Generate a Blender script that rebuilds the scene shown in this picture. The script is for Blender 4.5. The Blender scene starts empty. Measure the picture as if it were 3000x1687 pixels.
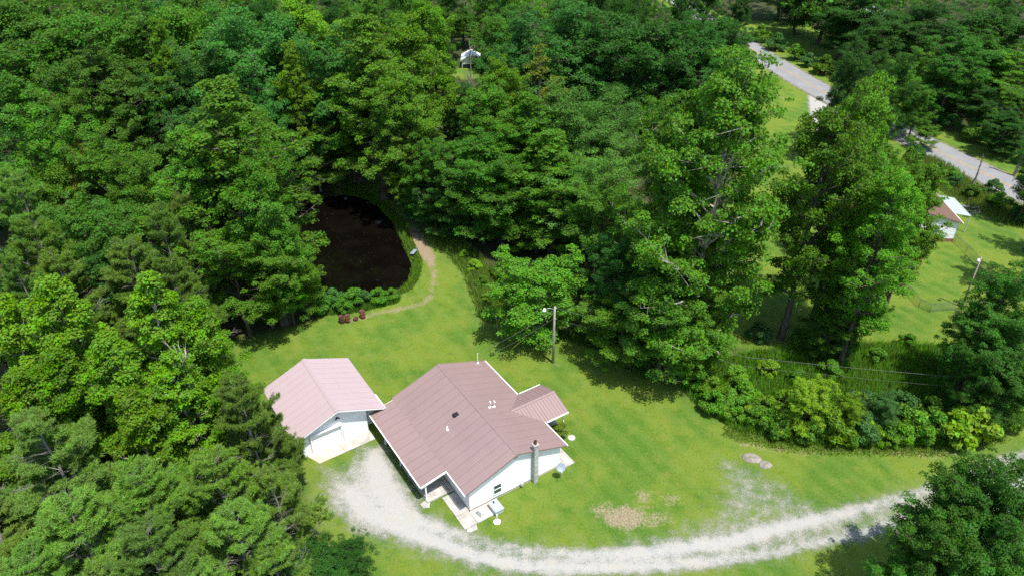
import bpy, math, random
import numpy as np
from mathutils import Vector, Matrix

S = bpy.context.scene
COL = S.collection
R = math.radians

# ------------------------------------------------------------------ camera
cam_d = bpy.data.cameras.new('camera')
cam = bpy.data.objects.new('camera', cam_d)
COL.objects.link(cam)
cam_d.sensor_fit = 'HORIZONTAL'
cam_d.sensor_width = 36.0
cam_d.lens = 25.80
cam_d.clip_start = 0.5
cam_d.clip_end = 4000
cam.matrix_world = (Matrix.Translation((0, 0, 48.31)) @ Matrix.Rotation(R(90 - 33.36), 4, 'X')
                    @ Matrix.Rotation(R(-0.52), 4, 'Z'))
S.camera = cam

# ------------------------------------------------------------------ sky and sun
SUN_EL, SUN_AZ = 70.0, -51.0        # azimuth: angle from +x of the direction towards the sun
world = bpy.data.worlds.new('World')
S.world = world
world.use_nodes = True
wn = world.node_tree.nodes
sky = wn.new('ShaderNodeTexSky')
sky.sky_type = 'NISHITA'
sky.sun_disc = False
sky.sun_elevation = R(SUN_EL)
sky.sun_rotation = R(90 - SUN_AZ)
sky.air_density = 1.2
sky.dust_density = 1.0
wn['Background'].inputs['Strength'].default_value = 0.145
world.node_tree.links.new(sky.outputs[0], wn['Background'].inputs['Color'])
sd = bpy.data.lights.new('sun', 'SUN')
sd.energy = 4.6
sd.angle = R(0.53)
sd.color = (1.0, 0.955, 0.88)
sun = bpy.data.objects.new('sun', sd)
COL.objects.link(sun)
dv = Vector((math.cos(R(SUN_AZ)) * math.cos(R(SUN_EL)), math.sin(R(SUN_AZ)) * math.cos(R(SUN_EL)), math.sin(R(SUN_EL))))
sun.rotation_euler = dv.to_track_quat('Z', 'Y').to_euler()
sun.location = dv * 150
vs = S.view_settings
vs.view_transform = 'Standard'
vs.look = 'None'
vs.exposure = 0.68
vs.gamma = 1.0
vs.use_curve_mapping = False
S.cycles.max_bounces = 8
S.cycles.transparent_max_bounces = 12
S.cycles.transmission_bounces = 4
S.cycles.sample_clamp_indirect = 8.0
S.cycles.use_denoising = False

# ------------------------------------------------------------------ helpers
def tag(o, label=None, cat=None, group=None, kind=None):
    if label: o['label'] = label
    if cat: o['category'] = cat
    if group: o['group'] = group
    if kind: o['kind'] = kind
    return o

def empty(name, loc=(0, 0, 0), rz=0.0, parent=None):
    o = bpy.data.objects.new(name, None)
    o.empty_display_size = 0.3
    COL.objects.link(o)
    o.location = loc
    o.rotation_euler = (0, 0, rz)
    o.parent = parent
    return o

def link(name, me, parent=None, loc=None, rot=None, scale=None):
    o = bpy.data.objects.new(name, me)
    COL.objects.link(o)
    o.parent = parent
    if loc is not None: o.location = loc
    if rot is not None: o.rotation_euler = rot
    if scale is not None: o.scale = scale
    return o

def np_mesh(name, V, F, mat, smooth=False, nper=4):
    """fast mesh from arrays; F has nper corners per face"""
    V = np.asarray(V, np.float32).reshape(-1, 3)
    F = np.asarray(F, np.int32).reshape(-1, nper)
    me = bpy.data.meshes.new(name)
    me.vertices.add(len(V))
    me.vertices.foreach_set('co', V.ravel())
    me.loops.add(F.size)
    me.loops.foreach_set('vertex_index', F.ravel())
    me.polygons.add(len(F))
    me.polygons.foreach_set('loop_start', np.arange(0, F.size, nper, dtype=np.int32))
    me.polygons.foreach_set('loop_total', np.full(len(F), nper, np.int32))
    if smooth:
        me.polygons.foreach_set('use_smooth', np.ones(len(F), bool))
    me.materials.append(mat)
    me.update(calc_edges=True)
    return me

class MB:
    def __init__(s):
        s.v, s.f, s.m = [], [], []
        s.mi = 0
    def face(s, pts):
        n = len(s.v)
        s.v += [tuple(p) for p in pts]
        s.f.append(tuple(range(n, n + len(pts))))
        s.m.append(s.mi)
    def hexa(s, p):
        """8 corners: bottom 0-3 counterclockwise, top 4-7"""
        n = len(s.v)
        s.v += [tuple(q) for q in p]
        for f in ((3, 2, 1, 0), (4, 5, 6, 7), (0, 1, 5, 4), (1, 2, 6, 5), (2, 3, 7, 6), (3, 0, 4, 7)):
            s.f.append(tuple(n + i for i in f))
            s.m.append(s.mi)
    def box(s, x0, x1, y0, y1, z0, z1):
        s.hexa([(x0, y0, z0), (x1, y0, z0), (x1, y1, z0), (x0, y1, z0),
                (x0, y0, z1), (x1, y0, z1), (x1, y1, z1), (x0, y1, z1)])
    def prism(s, poly, z0, z1):
        """vertical prism of an xy polygon"""
        n, k = len(s.v), len(poly)
        s.v += [(x, y, z0) for x, y in poly] + [(x, y, z1) for x, y in poly]
        s.f.append(tuple(n + i for i in reversed(range(k)))); s.m.append(s.mi)
        s.f.append(tuple(n + k + i for i in range(k))); s.m.append(s.mi)
        for i in range(k):
            j = (i + 1) % k
            s.f.append((n + i, n + j, n + k + j, n + k + i)); s.m.append(s.mi)
    def tube(s, pts, rad, k=8, cap=True):
        pts = [Vector(p) for p in pts]
        if not isinstance(rad, (list, tuple)): rad = [rad] * len(pts)
        n = len(s.v)
        ref = Vector((0.31, 0.17, 0.93))
        for i, p in enumerate(pts):
            d = (pts[min(i + 1, len(pts) - 1)] - pts[max(i - 1, 0)]).normalized()
            a = d.cross(ref)
            if a.length < 1e-3: a = d.cross(Vector((1, 0, 0)))
            a.normalize()
            b = d.cross(a)
            for j in range(k):
                t = 2 * math.pi * j / k
                s.v.append(tuple(p + (a * math.cos(t) + b * math.sin(t)) * rad[i]))
        for i in range(len(pts) - 1):
            for j in range(k):
                q = (j + 1) % k
                s.f.append((n + i * k + j, n + i * k + q, n + (i + 1) * k + q, n + (i + 1) * k + j)); s.m.append(s.mi)
        if cap:
            s.f.append(tuple(n + j for j in reversed(range(k)))); s.m.append(s.mi)
            e = n + (len(pts) - 1) * k
            s.f.append(tuple(e + j for j in range(k))); s.m.append(s.mi)
    def lathe(s, prof, k=16, c=(0, 0, 0)):
        n = len(s.v)
        for r, z in prof:
            for j in range(k):
                t = 2 * math.pi * j / k
                s.v.append((c[0] + r * math.cos(t), c[1] + r * math.sin(t), c[2] + z))
        for i in range(len(prof) - 1):
            for j in range(k):
                q = (j + 1) % k
                s.f.append((n + i * k + j, n + i * k + q, n + (i + 1) * k + q, n + (i + 1) * k + j)); s.m.append(s.mi)
        s.f.append(tuple(n + j for j in reversed(range(k)))); s.m.append(s.mi)
        e = n + (len(prof) - 1) * k
        s.f.append(tuple(e + j for j in range(k))); s.m.append(s.mi)
    def mesh(s, name, mats, smooth=False):
        me = bpy.data.meshes.new(name)
        me.from_pydata(s.v, [], s.f)
        for m in (mats if isinstance(mats, (list, tuple)) else [mats]): me.materials.append(m)
        me.polygons.foreach_set('material_index', s.m)
        if smooth: me.polygons.foreach_set('use_smooth', [True] * len(s.f))
        me.update()
        return me
    def build(s, name, mats, parent=None, smooth=False, **kw):
        return link(name, s.mesh(name, mats, smooth), parent, **kw)

# ------------------------------------------------------------------ materials
class NT:
    def __init__(s, name):
        s.mat = bpy.data.materials.new(name)
        s.mat.use_nodes = True
        s.t = s.mat.node_tree
        s.b = s.t.nodes['Principled BSDF']
        s.out = s.t.nodes['Material Output']
    def n(s, kind, **kw):
        nd = s.t.nodes.new('ShaderNode' + kind)
        for k, v in kw.items(): setattr(nd, k, v)
        return nd
    def l(s, a, b): s.t.links.new(a, b)
    def put(s, sock, v):
        if hasattr(v, 'is_output') or isinstance(v, bpy.types.NodeSocket): s.l(v, sock)
        elif isinstance(v, (tuple, list)): sock.default_value = tuple(v) + ((1,) if len(v) == 3 and len(sock.default_value) == 4 else ())
        else: sock.default_value = v
    def math(s, op, a, b=0.0, c=None, clamp=False):
        nd = s.n('Math', operation=op, use_clamp=clamp)
        s.put(nd.inputs[0], a); s.put(nd.inputs[1], b)
        if c is not None: s.put(nd.inputs[2], c)
        return nd.outputs[0]
    def mix(s, f, a, b, mode='MIX'):
        nd = s.n('MixRGB', blend_type=mode)
        s.put(nd.inputs[0], f); s.put(nd.inputs[1], a); s.put(nd.inputs[2], b)
        return nd.outputs[0]
    def coord(s, which='Object'): return s.n('TexCoord').outputs[which]
    def pos(s): return s.n('NewGeometry').outputs['Position']
    def noise(s, scale, detail=3.0, rough=0.55, vec=None, out=0, dist=0.0):
        nd = s.n('TexNoise')
        nd.inputs['Scale'].default_value = scale
        nd.inputs['Detail'].default_value = detail
        nd.inputs['Roughness'].default_value = rough
        nd.inputs['Distortion'].default_value = dist
        s.l(vec if vec is not None else s.pos(), nd.inputs['Vector'])
        return nd.outputs[out]
    def ramp(s, f, lo, hi, a=0.0, b=1.0):
        nd = s.n('MapRange', clamp=True, interpolation_type='SMOOTHSTEP')
        s.put(nd.inputs[0], f); s.put(nd.inputs[1], lo); s.put(nd.inputs[2], hi); s.put(nd.inputs[3], a); s.put(nd.inputs[4], b)
        return nd.outputs[0]
    def attr(s, name):
        return s.n('Attribute', attribute_name=name).outputs['Fac']
    def bump(s, h, strength=0.3, dist=0.05):
        nd = s.n('Bump')
        nd.inputs['Strength'].default_value = strength
        nd.inputs['Distance'].default_value = dist
        s.l(h, nd.inputs['Height'])
        s.l(nd.outputs[0], s.b.inputs['Normal'])
    def base(s, c, rough=0.8, metal=0.0, spec=0.3):
        s.put(s.b.inputs['Base Color'], c)
        s.put(s.b.inputs['Roughness'], rough)
        s.put(s.b.inputs['Metallic'], metal)
        s.b.inputs['Specular IOR Level'].default_value = spec
        return s.mat

def simple(name, c, rough=0.7, metal=0.0, var=0.12, vs_=6.0, spec=0.3, bump=0.0):
    m = NT(name)
    nz = m.noise(vs_, 4, vec=m.coord())
    f = m.ramp(nz, 0.3, 0.7)
    col = m.mix(f, tuple(x * (1 - var) for x in c), tuple(min(1, x * (1 + var)) for x in c))
    if bump: m.bump(m.noise(vs_ * 8, 3, vec=m.coord()), bump, 0.02)
    return m.base(col, rough, metal, spec)

def leaf_mat(name, rough=0.5, trans=0.3, spec=0.25):
    """colour from the tree's own object colour, small change from leaf to leaf"""
    m = NT(name)
    oi = m.n('ObjectInfo')
    isl = m.n('NewGeometry').outputs['Random Per Island']
    big = m.noise(0.9, 2, vec=m.coord())
    hsv = m.n('HueSaturation')
    m.put(hsv.inputs['Hue'], m.math('MULTIPLY_ADD', isl, 0.05, 0.474))
    m.put(hsv.inputs['Saturation'], m.math('MULTIPLY_ADD', big, 0.3, 0.85))
    m.put(hsv.inputs['Value'], m.math('ADD', m.math('MULTIPLY_ADD', isl, 0.6, 0.52), m.math('MULTIPLY', big, 0.5)))
    m.l(oi.outputs['Color'], hsv.inputs['Color'])
    col = hsv.outputs[0]
    m.base(col, rough, 0.0, spec)
    tr = m.n('BsdfTranslucent')
    m.l(m.mix(1.0, col, (1.5, 1.45, 0.75), 'MULTIPLY'), tr.inputs['Color'])
    mx = m.n('MixShader')
    mx.inputs[0].default_value = trans
    m.l(m.b.outputs[0], mx.inputs[1]); m.l(tr.outputs[0], mx.inputs[2])
    m.l(mx.outputs[0], m.out.inputs['Surface'])
    return m.mat

def bark_mat(name, a, b, scale=3.0):
    m = NT(name)
    mp = m.n('Mapping'); mp.inputs['Scale'].default_value = (1, 1, 0.3)
    m.l(m.coord(), mp.inputs[0])
    nz = m.noise(scale, 5, 0.65, vec=mp.outputs[0])
    m.bump(nz, 0.6, 0.05)
    return m.base(m.mix(m.ramp(nz, 0.35, 0.65), a, b), 0.9)

M = {}
M['leaf'] = leaf_mat('foliage', 0.6, 0.36, 0.12)
M['needle'] = leaf_mat('pine_foliage', 0.7, 0.2, 0.08)
M['bark'] = bark_mat('bark_brown', (0.05, 0.04, 0.03), (0.12, 0.10, 0.075))
M['bark_pale'] = bark_mat('bark_pale', (0.16, 0.15, 0.11), (0.55, 0.50, 0.40), 1.2)
M['bark_grey'] = bark_mat('bark_grey', (0.13, 0.12, 0.10), (0.30, 0.28, 0.25), 4)
M['wood_pole'] = bark_mat('weathered_pole', (0.20, 0.18, 0.15), (0.36, 0.33, 0.28), 6)
M['white_paint'] = simple('white_paint', (0.80, 0.81, 0.82), 0.55, var=0.03)
M['white_trim'] = simple('white_trim', (0.78, 0.78, 0.77), 0.5, var=0.04)
M['white_pvc'] = simple('white_pipe', (0.82, 0.82, 0.80), 0.4, var=0.03)
M['black'] = simple('black_metal', (0.015, 0.015, 0.017), 0.5)
M['rust'] = simple('rusty_steel', (0.17, 0.065, 0.035), 0.85, var=0.6, vs_=5, bump=0.3)
M['rustdark'] = simple('dark_rust', (0.085, 0.035, 0.028), 0.85, var=0.5, vs_=6, bump=0.3)
M['galv'] = simple('galvanised_steel', (0.50, 0.54, 0.56), 0.45, 0.3, var=0.12)
M['glass'] = simple('window_glass', (0.05, 0.06, 0.07), 0.08, var=0.2, spec=0.8)
M['fencewire'] = simple('dull_fence_wire', (0.15, 0.17, 0.15), 0.7, 0.2, var=0.1)
M['yellow'] = simple('yellow_plastic', (0.62, 0.55, 0.04), 0.5, var=0.05)
M['wire'] = simple('aluminium_wire', (0.16, 0.16, 0.155), 0.6, 0.2, var=0.05)
M['gravelbare'] = simple('limestone', (0.5, 0.49, 0.46), 0.9, var=0.3, vs_=20)
M['dishgrey'] = simple('dish_grey', (0.22, 0.27, 0.32), 0.5, var=0.1)
M['brick'] = simple('brick_red', (0.26, 0.12, 0.08), 0.9, var=0.3, vs_=9)

m = NT('concrete')
nz = m.noise(1.3, 6, 0.65); n2 = m.noise(14, 3)
c = m.mix(m.ramp(nz, 0.35, 0.68), (0.30, 0.285, 0.255), (0.44, 0.425, 0.39))
c = m.mix(m.ramp(n2, 0.55, 0.8, 0, 0.35), c, (0.25, 0.23, 0.20))
m.bump(n2, 0.2, 0.01)
M['concrete'] = m.base(c, 0.9)

m = NT('tan_concrete')
nz = m.noise(1.1, 6, 0.65); n2 = m.noise(14, 3)
c = m.mix(m.ramp(nz, 0.35, 0.68), (0.40, 0.335, 0.255), (0.50, 0.45, 0.37))
c = m.mix(m.ramp(n2, 0.55, 0.8, 0, 0.3), c, (0.25, 0.22, 0.18))
M['tanconc'] = m.base(c, 0.9)

m = NT('chimney_block')
nz = m.noise(2.2, 5, 0.7, vec=m.coord('Object')); oi = m.n('ObjectInfo')
c = m.mix(m.ramp(nz, 0.3, 0.7), (0.30, 0.30, 0.29), (0.50, 0.50, 0.48))
c = m.mix(m.math('MULTIPLY', oi.outputs['Random'], 0.45), c, (0.20, 0.20, 0.20))
M['block'] = m.base(c, 0.92)
M['mortar'] = simple('mortar', (0.30, 0.30, 0.29), 0.95)

def roof_mat(name, c, c2, stain=0.25, rough=0.58, coat=0.1):
    m = NT(name)
    mp = m.n('Mapping'); mp.inputs['Scale'].default_value = (0.9, 0.22, 1)
    m.l(m.coord('Object'), mp.inputs[0])
    oi = m.n('ObjectInfo')
    st = m.noise(1.2, 5, 0.6, vec=mp.outputs[0])
    big = m.noise(0.35, 4, 0.6)
    col = m.mix(m.ramp(st, 0.3, 0.75, 0, 0.45), c, c2)
    col = m.mix(m.ramp(big, 0.4, 0.7, 0, stain), col, tuple(x * 0.72 for x in c))
    col = m.mix(m.math('MULTIPLY', oi.outputs['Random'], 0.12), col, c2)
    m.bump(m.noise(0.8, 2), 0.05, 0.05)
    m.b.inputs['Coat Weight'].default_value = coat
    m.b.inputs['Coat Roughness'].default_value = 0.4
    return m.base(col, rough, 0.0, 0.5)
M['roof'] = roof_mat('burgundy_metal_roof', (0.222, 0.150, 0.142), (0.240, 0.168, 0.160))
M['roofpink'] = roof_mat('faded_pink_metal_roof', (0.360, 0.276, 0.284), (0.380, 0.298, 0.308), 0.12, 0.6, 0.0)
M['roofbrown'] = simple('brown_shingle', (0.135, 0.078, 0.06), 0.9, var=0.3, vs_=8)
M['tinblue'] = simple('pale_tin', (0.40, 0.45, 0.47), 0.4, 0.2, var=0.12, vs_=1.5)

# ------------------------------------------------------------------ the lie of the land (metres)
POND = [(-24.7, 99.5), (-22.2, 98.5), (-19.4, 95.5), (-16.8, 91.2), (-15.2, 87.2), (-13.9, 82.9), (-12.8, 79.4), (-12.6, 76.1), (-13.3, 73.9), (-14.4, 72.8), (-16.8, 72.0), (-19.7, 72.0), (-21.4, 71.5), (-23.8, 71.5), (-26.4, 74.6), (-29.0, 81.1), (-31.8, 90.9), (-31.7, 95.1), (-29.4, 96.3), (-27.2, 98.5)]
GRAVEL = [(48.3, 47.4), (45.5, 46.6), (40.2, 44.9), (35.0, 42.7), (30.0, 41.3), (27.8, 40.8), (25.1, 40.4), (22.5, 42.9), (20.2, 45.4), (18.3, 45.6), (17.7, 43.6), (16.4, 40.4), (12.9, 38.4), (9.6, 37.5), (5.8, 36.8), (1.7, 36.9), (-1.1, 37.4), (-3.6, 38.2), (-6.3, 40.0), (-7.5, 41.2), (-11.8, 48.2), (-13.6, 48.1), (-15.1, 45.6), (-17.2, 45.4), (-17.1, 42.5), (-15.0, 39.7), (-13.1, 38.2), (-10.4, 37.0), (-7.8, 35.9), (-4.3, 34.4), (0.2, 33.4), (9.0, 33.6), (14.5, 34.2), (19.9, 35.2), (24.9, 36.4), (29.4, 37.5), (32.7, 38.0), (35.0, 36.9), (31.3, 33.1), (31.3, 28), (37.1, 28.0), (43.2, 39.1), (60, 45), (60, 51)]
TRACK1 = [(60, 50), (48.2, 47.2), (42.0, 45.1), (37.8, 43.6), (33.5, 41.8), (27.9, 40.1), (22.5, 38.6), (17.3, 37.1), (10.9, 36.1), (4.8, 36.0), (0.2, 36.7), (-4.5, 38.1), (-8.8, 39.7), (-11.0, 42.6), (-12.2, 45.8)]
TRACK2 = [(60, 47), (46.0, 43.7), (35.8, 39.8), (28.5, 37.8), (23.4, 36.6), (18.5, 35.5), (12.2, 34.8), (6.2, 34.6), (1.7, 34.8), (-2.9, 35.8), (-7.7, 37.9), (-11.8, 40.1), (-13.8, 42.2)]
TRACK3 = [(40, 42), (35, 37), (33, 30)]
PATH = [(-15.0, 93.0), (-13.9, 90.1), (-12.8, 85.6), (-11.5, 82.4), (-10.2, 79.4), (-9.5, 75.7), (-9.4, 72.2), (-10.5, 70.1), (-13.2, 69.1), (-15.8, 68.2), (-18.3, 67.1)]
LAWN = [(-27.3, 105.3), (-21.2, 105.9), (-19.2, 98.2), (-13.6, 90.1), (-11.8, 88.9), (-6.6, 83.4), (-3.8, 76.5), (-2.7, 70.4), (0.5, 65.0), (8.2, 62.7), (17.3, 53.1), (20.4, 48.8), (27.0, 47.0), (37.5, 46.6), (50.2, 50.5), (70, 52), (70, 20), (27.6, 18), (2.8, 18), (-11.5, 30.5), (-15.7, 38.6), (-18.6, 45.4), (-26.0, 56.6), (-30.7, 61.2), (-29.6, 63.2), (-24.1, 65.3), (-20.7, 67.9), (-21.3, 72.0), (-13.6, 72.7), (-12.5, 77.6), (-16.7, 90.7), (-20.8, 97.6), (-26.4, 100.4)]
NLAWN = [(20, 66), (24, 76), (30, 92), (42, 118), (50, 148), (50, 200), (80, 200), (74, 160), (80, 125), (88, 95), (95, 70), (70, 55), (56, 60), (48, 57), (36, 58), (24, 62)]
MEADOW = [(16, 57), (18, 58.5), (25.3, 60.7), (38.5, 62.0), (48.3, 61.0), (56, 53.3), (50.2, 50.4), (37.5, 46.7), (27.0, 47.2), (20.5, 49.0), (17.3, 53.1)]
ROAD = [(47, 245), (51.5, 210), (55.2, 184.4), (57.6, 168), (60.2, 153), (63.2, 139.5), (66.4, 127.5), (69.8, 115.5), (73.2, 104.5), (76.6, 94.5), (81, 84), (90, 66), (104, 40), (118, 10)]
NDRIVE = [(61.5, 142.0), (58.5, 133), (56.5, 124), (54.5, 114), (52.0, 105), (49.5, 99)]
STRAW = [(20.2, 47.6), (23, 47.0), (26, 46.4), (29, 46.7), (32, 46.6), (35, 46.0), (38, 46.0), (42, 47.0)]
WEEDROW = [(-9.5, 87), (-6.8, 82), (-4.2, 77), (-3.2, 72.5), (-2.0, 68)]

def seg_dist(P, pts, closed=False):
    P = np.asarray(P, float)
    pts = np.asarray(pts, float)
    A = pts if closed else pts[:-1]
    B = np.roll(pts, -1, 0) if closed else pts[1:]
    d = np.full(len(P), 1e9)
    for a, b in zip(A, B):
        v = b - a
        t = np.clip(((P - a) @ v) / (v @ v), 0, 1)
        d = np.minimum(d, np.hypot(*(P - a - t[:, None] * v).T))
    return d

def poly_sd(P, pts):
    """signed distance, positive inside"""
    P = np.asarray(P, float)
    d = seg_dist(P, pts, True)
    ins = np.zeros(len(P), bool)
    q = np.asarray(pts, float)
    for (x1, y1), (x2, y2) in zip(q, np.roll(q, -1, 0)):
        c = (y1 > P[:, 1]) != (y2 > P[:, 1])
        with np.errstate(divide='ignore', invalid='ignore'):
            xx = (x2 - x1) * (P[:, 1] - y1) / (y2 - y1) + x1
        ins ^= c & (P[:, 0] < xx)
    return np.where(ins, d, -d)

def sstep(x, a, b):
    t = np.clip((x - a) / (b - a), 0, 1)
    return t * t * (3 - 2 * t)

def ground_z(P):
    P = np.asarray(P, float).reshape(-1, 2)
    x, y = P[:, 0], P[:, 1]
    z = np.zeros(len(P))
    s = poly_sd(P, POND)
    z += -0.30 * sstep(s, -1.1, 0.0) - 0.9 * sstep(s, 0.0, 4.0)
    open_ = np.maximum(poly_sd(P, LAWN), np.maximum(poly_sd(P, NLAWN), np.maximum(s, 12 - seg_dist(P, ROAD))))
    w = sstep(-open_, 2, 16)
    z += w * (0.5 * np.sin(x * 0.13 + 1) * np.cos(y * 0.11) + 0.25 * np.sin(x * 0.31 + y * 0.27))
    far = np.hypot(x, y - 60)
    z += 26 * sstep(far, 170, 700)
    return z

def gz(x, y): return float(ground_z([(x, y)])[0])

def axis(lo, hi, step, far, grow=1.22):
    mid = list(np.arange(lo, hi + 1e-6, step))
    out, s, v = [], step, hi
    while v < far[1]:
        s *= grow; v += s; out.append(v)
    pre, s, v = [], step, lo
    while v > far[0]:
        s *= grow; v -= s; pre.append(v)
    return np.array(pre[::-1] + mid + out)

gx, gy = axis(-60, 90, 0.6, (-1500, 1500)), axis(24, 130, 0.6, (-700, 2500))
GX, GY = np.meshgrid(gx, gy)
P2 = np.stack([GX.ravel(), GY.ravel()], 1)
Z = ground_z(P2)
nxg, nyg = len(gx), len(gy)
idx = np.arange(nxg * nyg).reshape(nyg, nxg)
Fq = np.stack([idx[:-1, :-1], idx[:-1, 1:], idx[1:, 1:], idx[1:, :-1]], -1).reshape(-1, 4)

def fattr(me, name, arr):
    a = me.attributes.new(name, 'FLOAT', 'POINT')
    a.data.foreach_set('value', np.asarray(arr, np.float32))

# grass, woodland floor, bare and unmown ground
m = NT('ground')
fine = m.noise(6.0, 6, 0.8); mid = m.noise(0.8, 6, 0.7); big = m.noise(0.16, 4, 0.55); tiny = m.noise(38, 2, 0.6)
g = m.mix(m.ramp(big, 0.40, 0.60), (0.072, 0.158, 0.013), (0.142, 0.204, 0.019))
g = m.mix(m.ramp(mid, 0.50, 0.70, 0, 0.75), g, (0.176, 0.196, 0.038))
g = m.mix(m.ramp(mid, 0.50, 0.30, 0, 0.65), g, (0.042, 0.125, 0.012))
g = m.mix(m.ramp(fine, 0.50, 0.66, 0, 0.7), g, (0.185, 0.195, 0.065))
g = m.mix(m.ramp(fine, 0.49, 0.34, 0, 0.8), g, (0.036, 0.085, 0.011))
g = m.mix(m.ramp(tiny, 0.40, 0.25, 0, 0.5), g, (0.028, 0.075, 0.010))
# mowing passes
mp = m.n('Mapping'); mp.inputs['Rotation'].default_value = (0, 0, R(-33)); m.l(m.pos(), mp.inputs[0])
wv = m.n('TexWave', wave_type='BANDS'); wv.inputs['Scale'].default_value = 0.16; wv.inputs['Distortion'].default_value = 2.5; wv.inputs['Detail'].default_value = 2
wv.inputs['Detail Scale'].default_value = 0.4
m.l(mp.outputs[0], wv.inputs['Vector'])
g = m.mix(m.ramp(wv.outputs['Fac'], 0.2, 0.9, 0, 0.24), g, (0.150, 0.225, 0.040))
dirt = m.mix(m.ramp(fine, 0.35, 0.65), (0.15, 0.13, 0.06), (0.36, 0.30, 0.20))
straw = m.mix(m.ramp(tiny, 0.35, 0.65), (0.19, 0.14, 0.085), (0.34, 0.27, 0.18))
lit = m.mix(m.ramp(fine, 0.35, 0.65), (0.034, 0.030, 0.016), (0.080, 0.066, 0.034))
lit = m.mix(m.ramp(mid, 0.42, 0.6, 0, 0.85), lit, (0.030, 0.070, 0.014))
rough_c = m.mix(m.ramp(fine, 0.35, 0.65), (0.07, 0.14, 0.018), (0.17, 0.22, 0.045))
dm = m.math('ADD', m.math('SUBTRACT', mid, 0.5), m.math('SUBTRACT', fine, 0.5))
def mask(att, amp, soft):
    return m.ramp(m.math('MULTIPLY_ADD', dm, amp, m.attr(att)), -soft, soft)
c = m.mix(mask('rough', 3.0, 0.8), g, rough_c)
c = m.mix(mask('straw', 1.6, 0.35), c, straw)
c = m.mix(mask('bare', 3.4, 0.55), c, dirt)
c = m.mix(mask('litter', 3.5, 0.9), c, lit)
m.bump(m.math('ADD', fine, m.math('MULTIPLY', tiny, 0.7)), 0.9, 0.09)
M['ground'] = m.base(c, 0.95, 0.0, 0.15)

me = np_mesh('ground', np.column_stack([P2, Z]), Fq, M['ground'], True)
road_d = seg_dist(P2, ROAD)
lawn_sd, nl_sd, pond_sd, mead_sd = poly_sd(P2, LAWN), poly_sd(P2, NLAWN), poly_sd(P2, POND), poly_sd(P2, MEADOW)
open_sd = np.maximum(np.maximum(lawn_sd, nl_sd), np.maximum(mead_sd, np.maximum(5.2 - road_d, 4.5 - np.hypot(P2[:, 0] + 8.7, P2[:, 1] - 158))))
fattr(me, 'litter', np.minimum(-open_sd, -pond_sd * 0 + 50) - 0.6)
fattr(me, 'rough', np.maximum(np.maximum(mead_sd, -np.abs(pond_sd) + 1.3), 2.2 - seg_dist(P2, WEEDROW)))
fattr(me, 'straw', np.maximum(0.22 + 0.75 * sstep(P2[:, 1], 77, 82) * (1 - sstep(P2[:, 1], 86, 90)) - seg_dist(P2, PATH), 0.12 - seg_dist(P2, STRAW)))
bare_pts = [(9.0, 39.4, 1.9, 0.75), (7.3, 40.2, 1.0, 0.6), (11.6, 39.2, 1.0, 0.5), (4.0, 58.9, 0.35, 0.3), (13.0, 41.0, 0.9, 0.2), (11.0, 41.6, 0.8, 0.1), (51.0, 67.2, 1.2, 0.4)]
bare = np.full(len(P2), -9.0)
for bx, by, br, bo in bare_pts:
    bare = np.maximum(bare, br - np.hypot((P2[:, 0] - bx), (P2[:, 1] - by) * 1.4) - 0.45 + bo * 0.2)
bare = np.maximum(bare, 0.25 - np.abs(pond_sd + 0.15))
fattr(me, 'bare', bare)
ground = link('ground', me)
tag(ground, 'mown lawn and woodland floor around the house and pond', kind='structure')

# pond
m = NT('pond_water')
m.bump(m.noise(1.4, 3), 0.05, 0.03)
nz = m.noise(0.25, 4, 0.6)
M['water'] = m.base(m.mix(m.ramp(nz, 0.4, 0.7), (0.0025, 0.0020, 0.0015), (0.0045, 0.0036, 0.0026)), 0.06, 0.0, 0.35)
cx, cy = -21.5, 85.0
pp = [(cx + (x - cx) * 1.04, cy + (y - cy) * 1.03) for x, y in POND]
mb = MB(); mb.face([(x, y, -0.25) for x, y in pp])
tag(mb.build('pond_water', M['water']), 'still dark brown pond water', kind='structure')

# gravel drive: limestone chips with grass coming through
def sheet(name, mat, sd_fn, box, step, lift, keep=-1.2):
    xs, ys = np.arange(box[0], box[1], step), np.arange(box[2], box[3], step)
    X, Y = np.meshgrid(xs, ys)
    Q = np.stack([X.ravel(), Y.ravel()], 1)
    sdv = sd_fn(Q)
    ok = (sdv > keep).reshape(X.shape)
    ii = np.arange(X.size).reshape(X.shape)
    fk = ok[:-1, :-1] & ok[1:, :-1] & ok[:-1, 1:] & ok[1:, 1:]
    F = np.stack([ii[:-1, :-1][fk], ii[:-1, 1:][fk], ii[1:, 1:][fk], ii[1:, :-1][fk]], -1)
    used = np.unique(F)
    remap = np.full(X.size, -1); remap[used] = np.arange(len(used))
    Q = Q[used]
    return Q, remap[F], np.column_stack([Q, ground_z(Q) + lift])

def gravel_material(name):
    m = NT(name)
    fine = m.noise(15.0, 5, 0.8); mid = m.noise(0.9, 6, 0.7); st = m.noise(24, 4, 0.75)
    c = m.mix(m.ramp(st, 0.3, 0.7), (0.24, 0.235, 0.215), (0.40, 0.395, 0.37))
    c = m.mix(m.ramp(st, 0.42, 0.30, 0, 0.7), c, (0.17, 0.16, 0.12))
    c = m.mix(m.ramp(mid, 0.45, 0.7, 0, 0.6), c, (0.33, 0.30, 0.24))
    m.bump(st, 0.6, 0.04)
    m.base(c, 0.95, 0, 0.2)
    a = m.math('ADD', m.attr('dens'), m.math('MULTIPLY_ADD', fine, 2.2, -1.1))
    a = m.math('ADD', a, m.math('MULTIPLY_ADD', mid, 1.4, -0.70))
    al = m.ramp(a, 0.14, 0.82)
    m.l(al, m.b.inputs['Alpha'])
    return m.mat
M['gravel'] = gravel_material('limestone_gravel')
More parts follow.
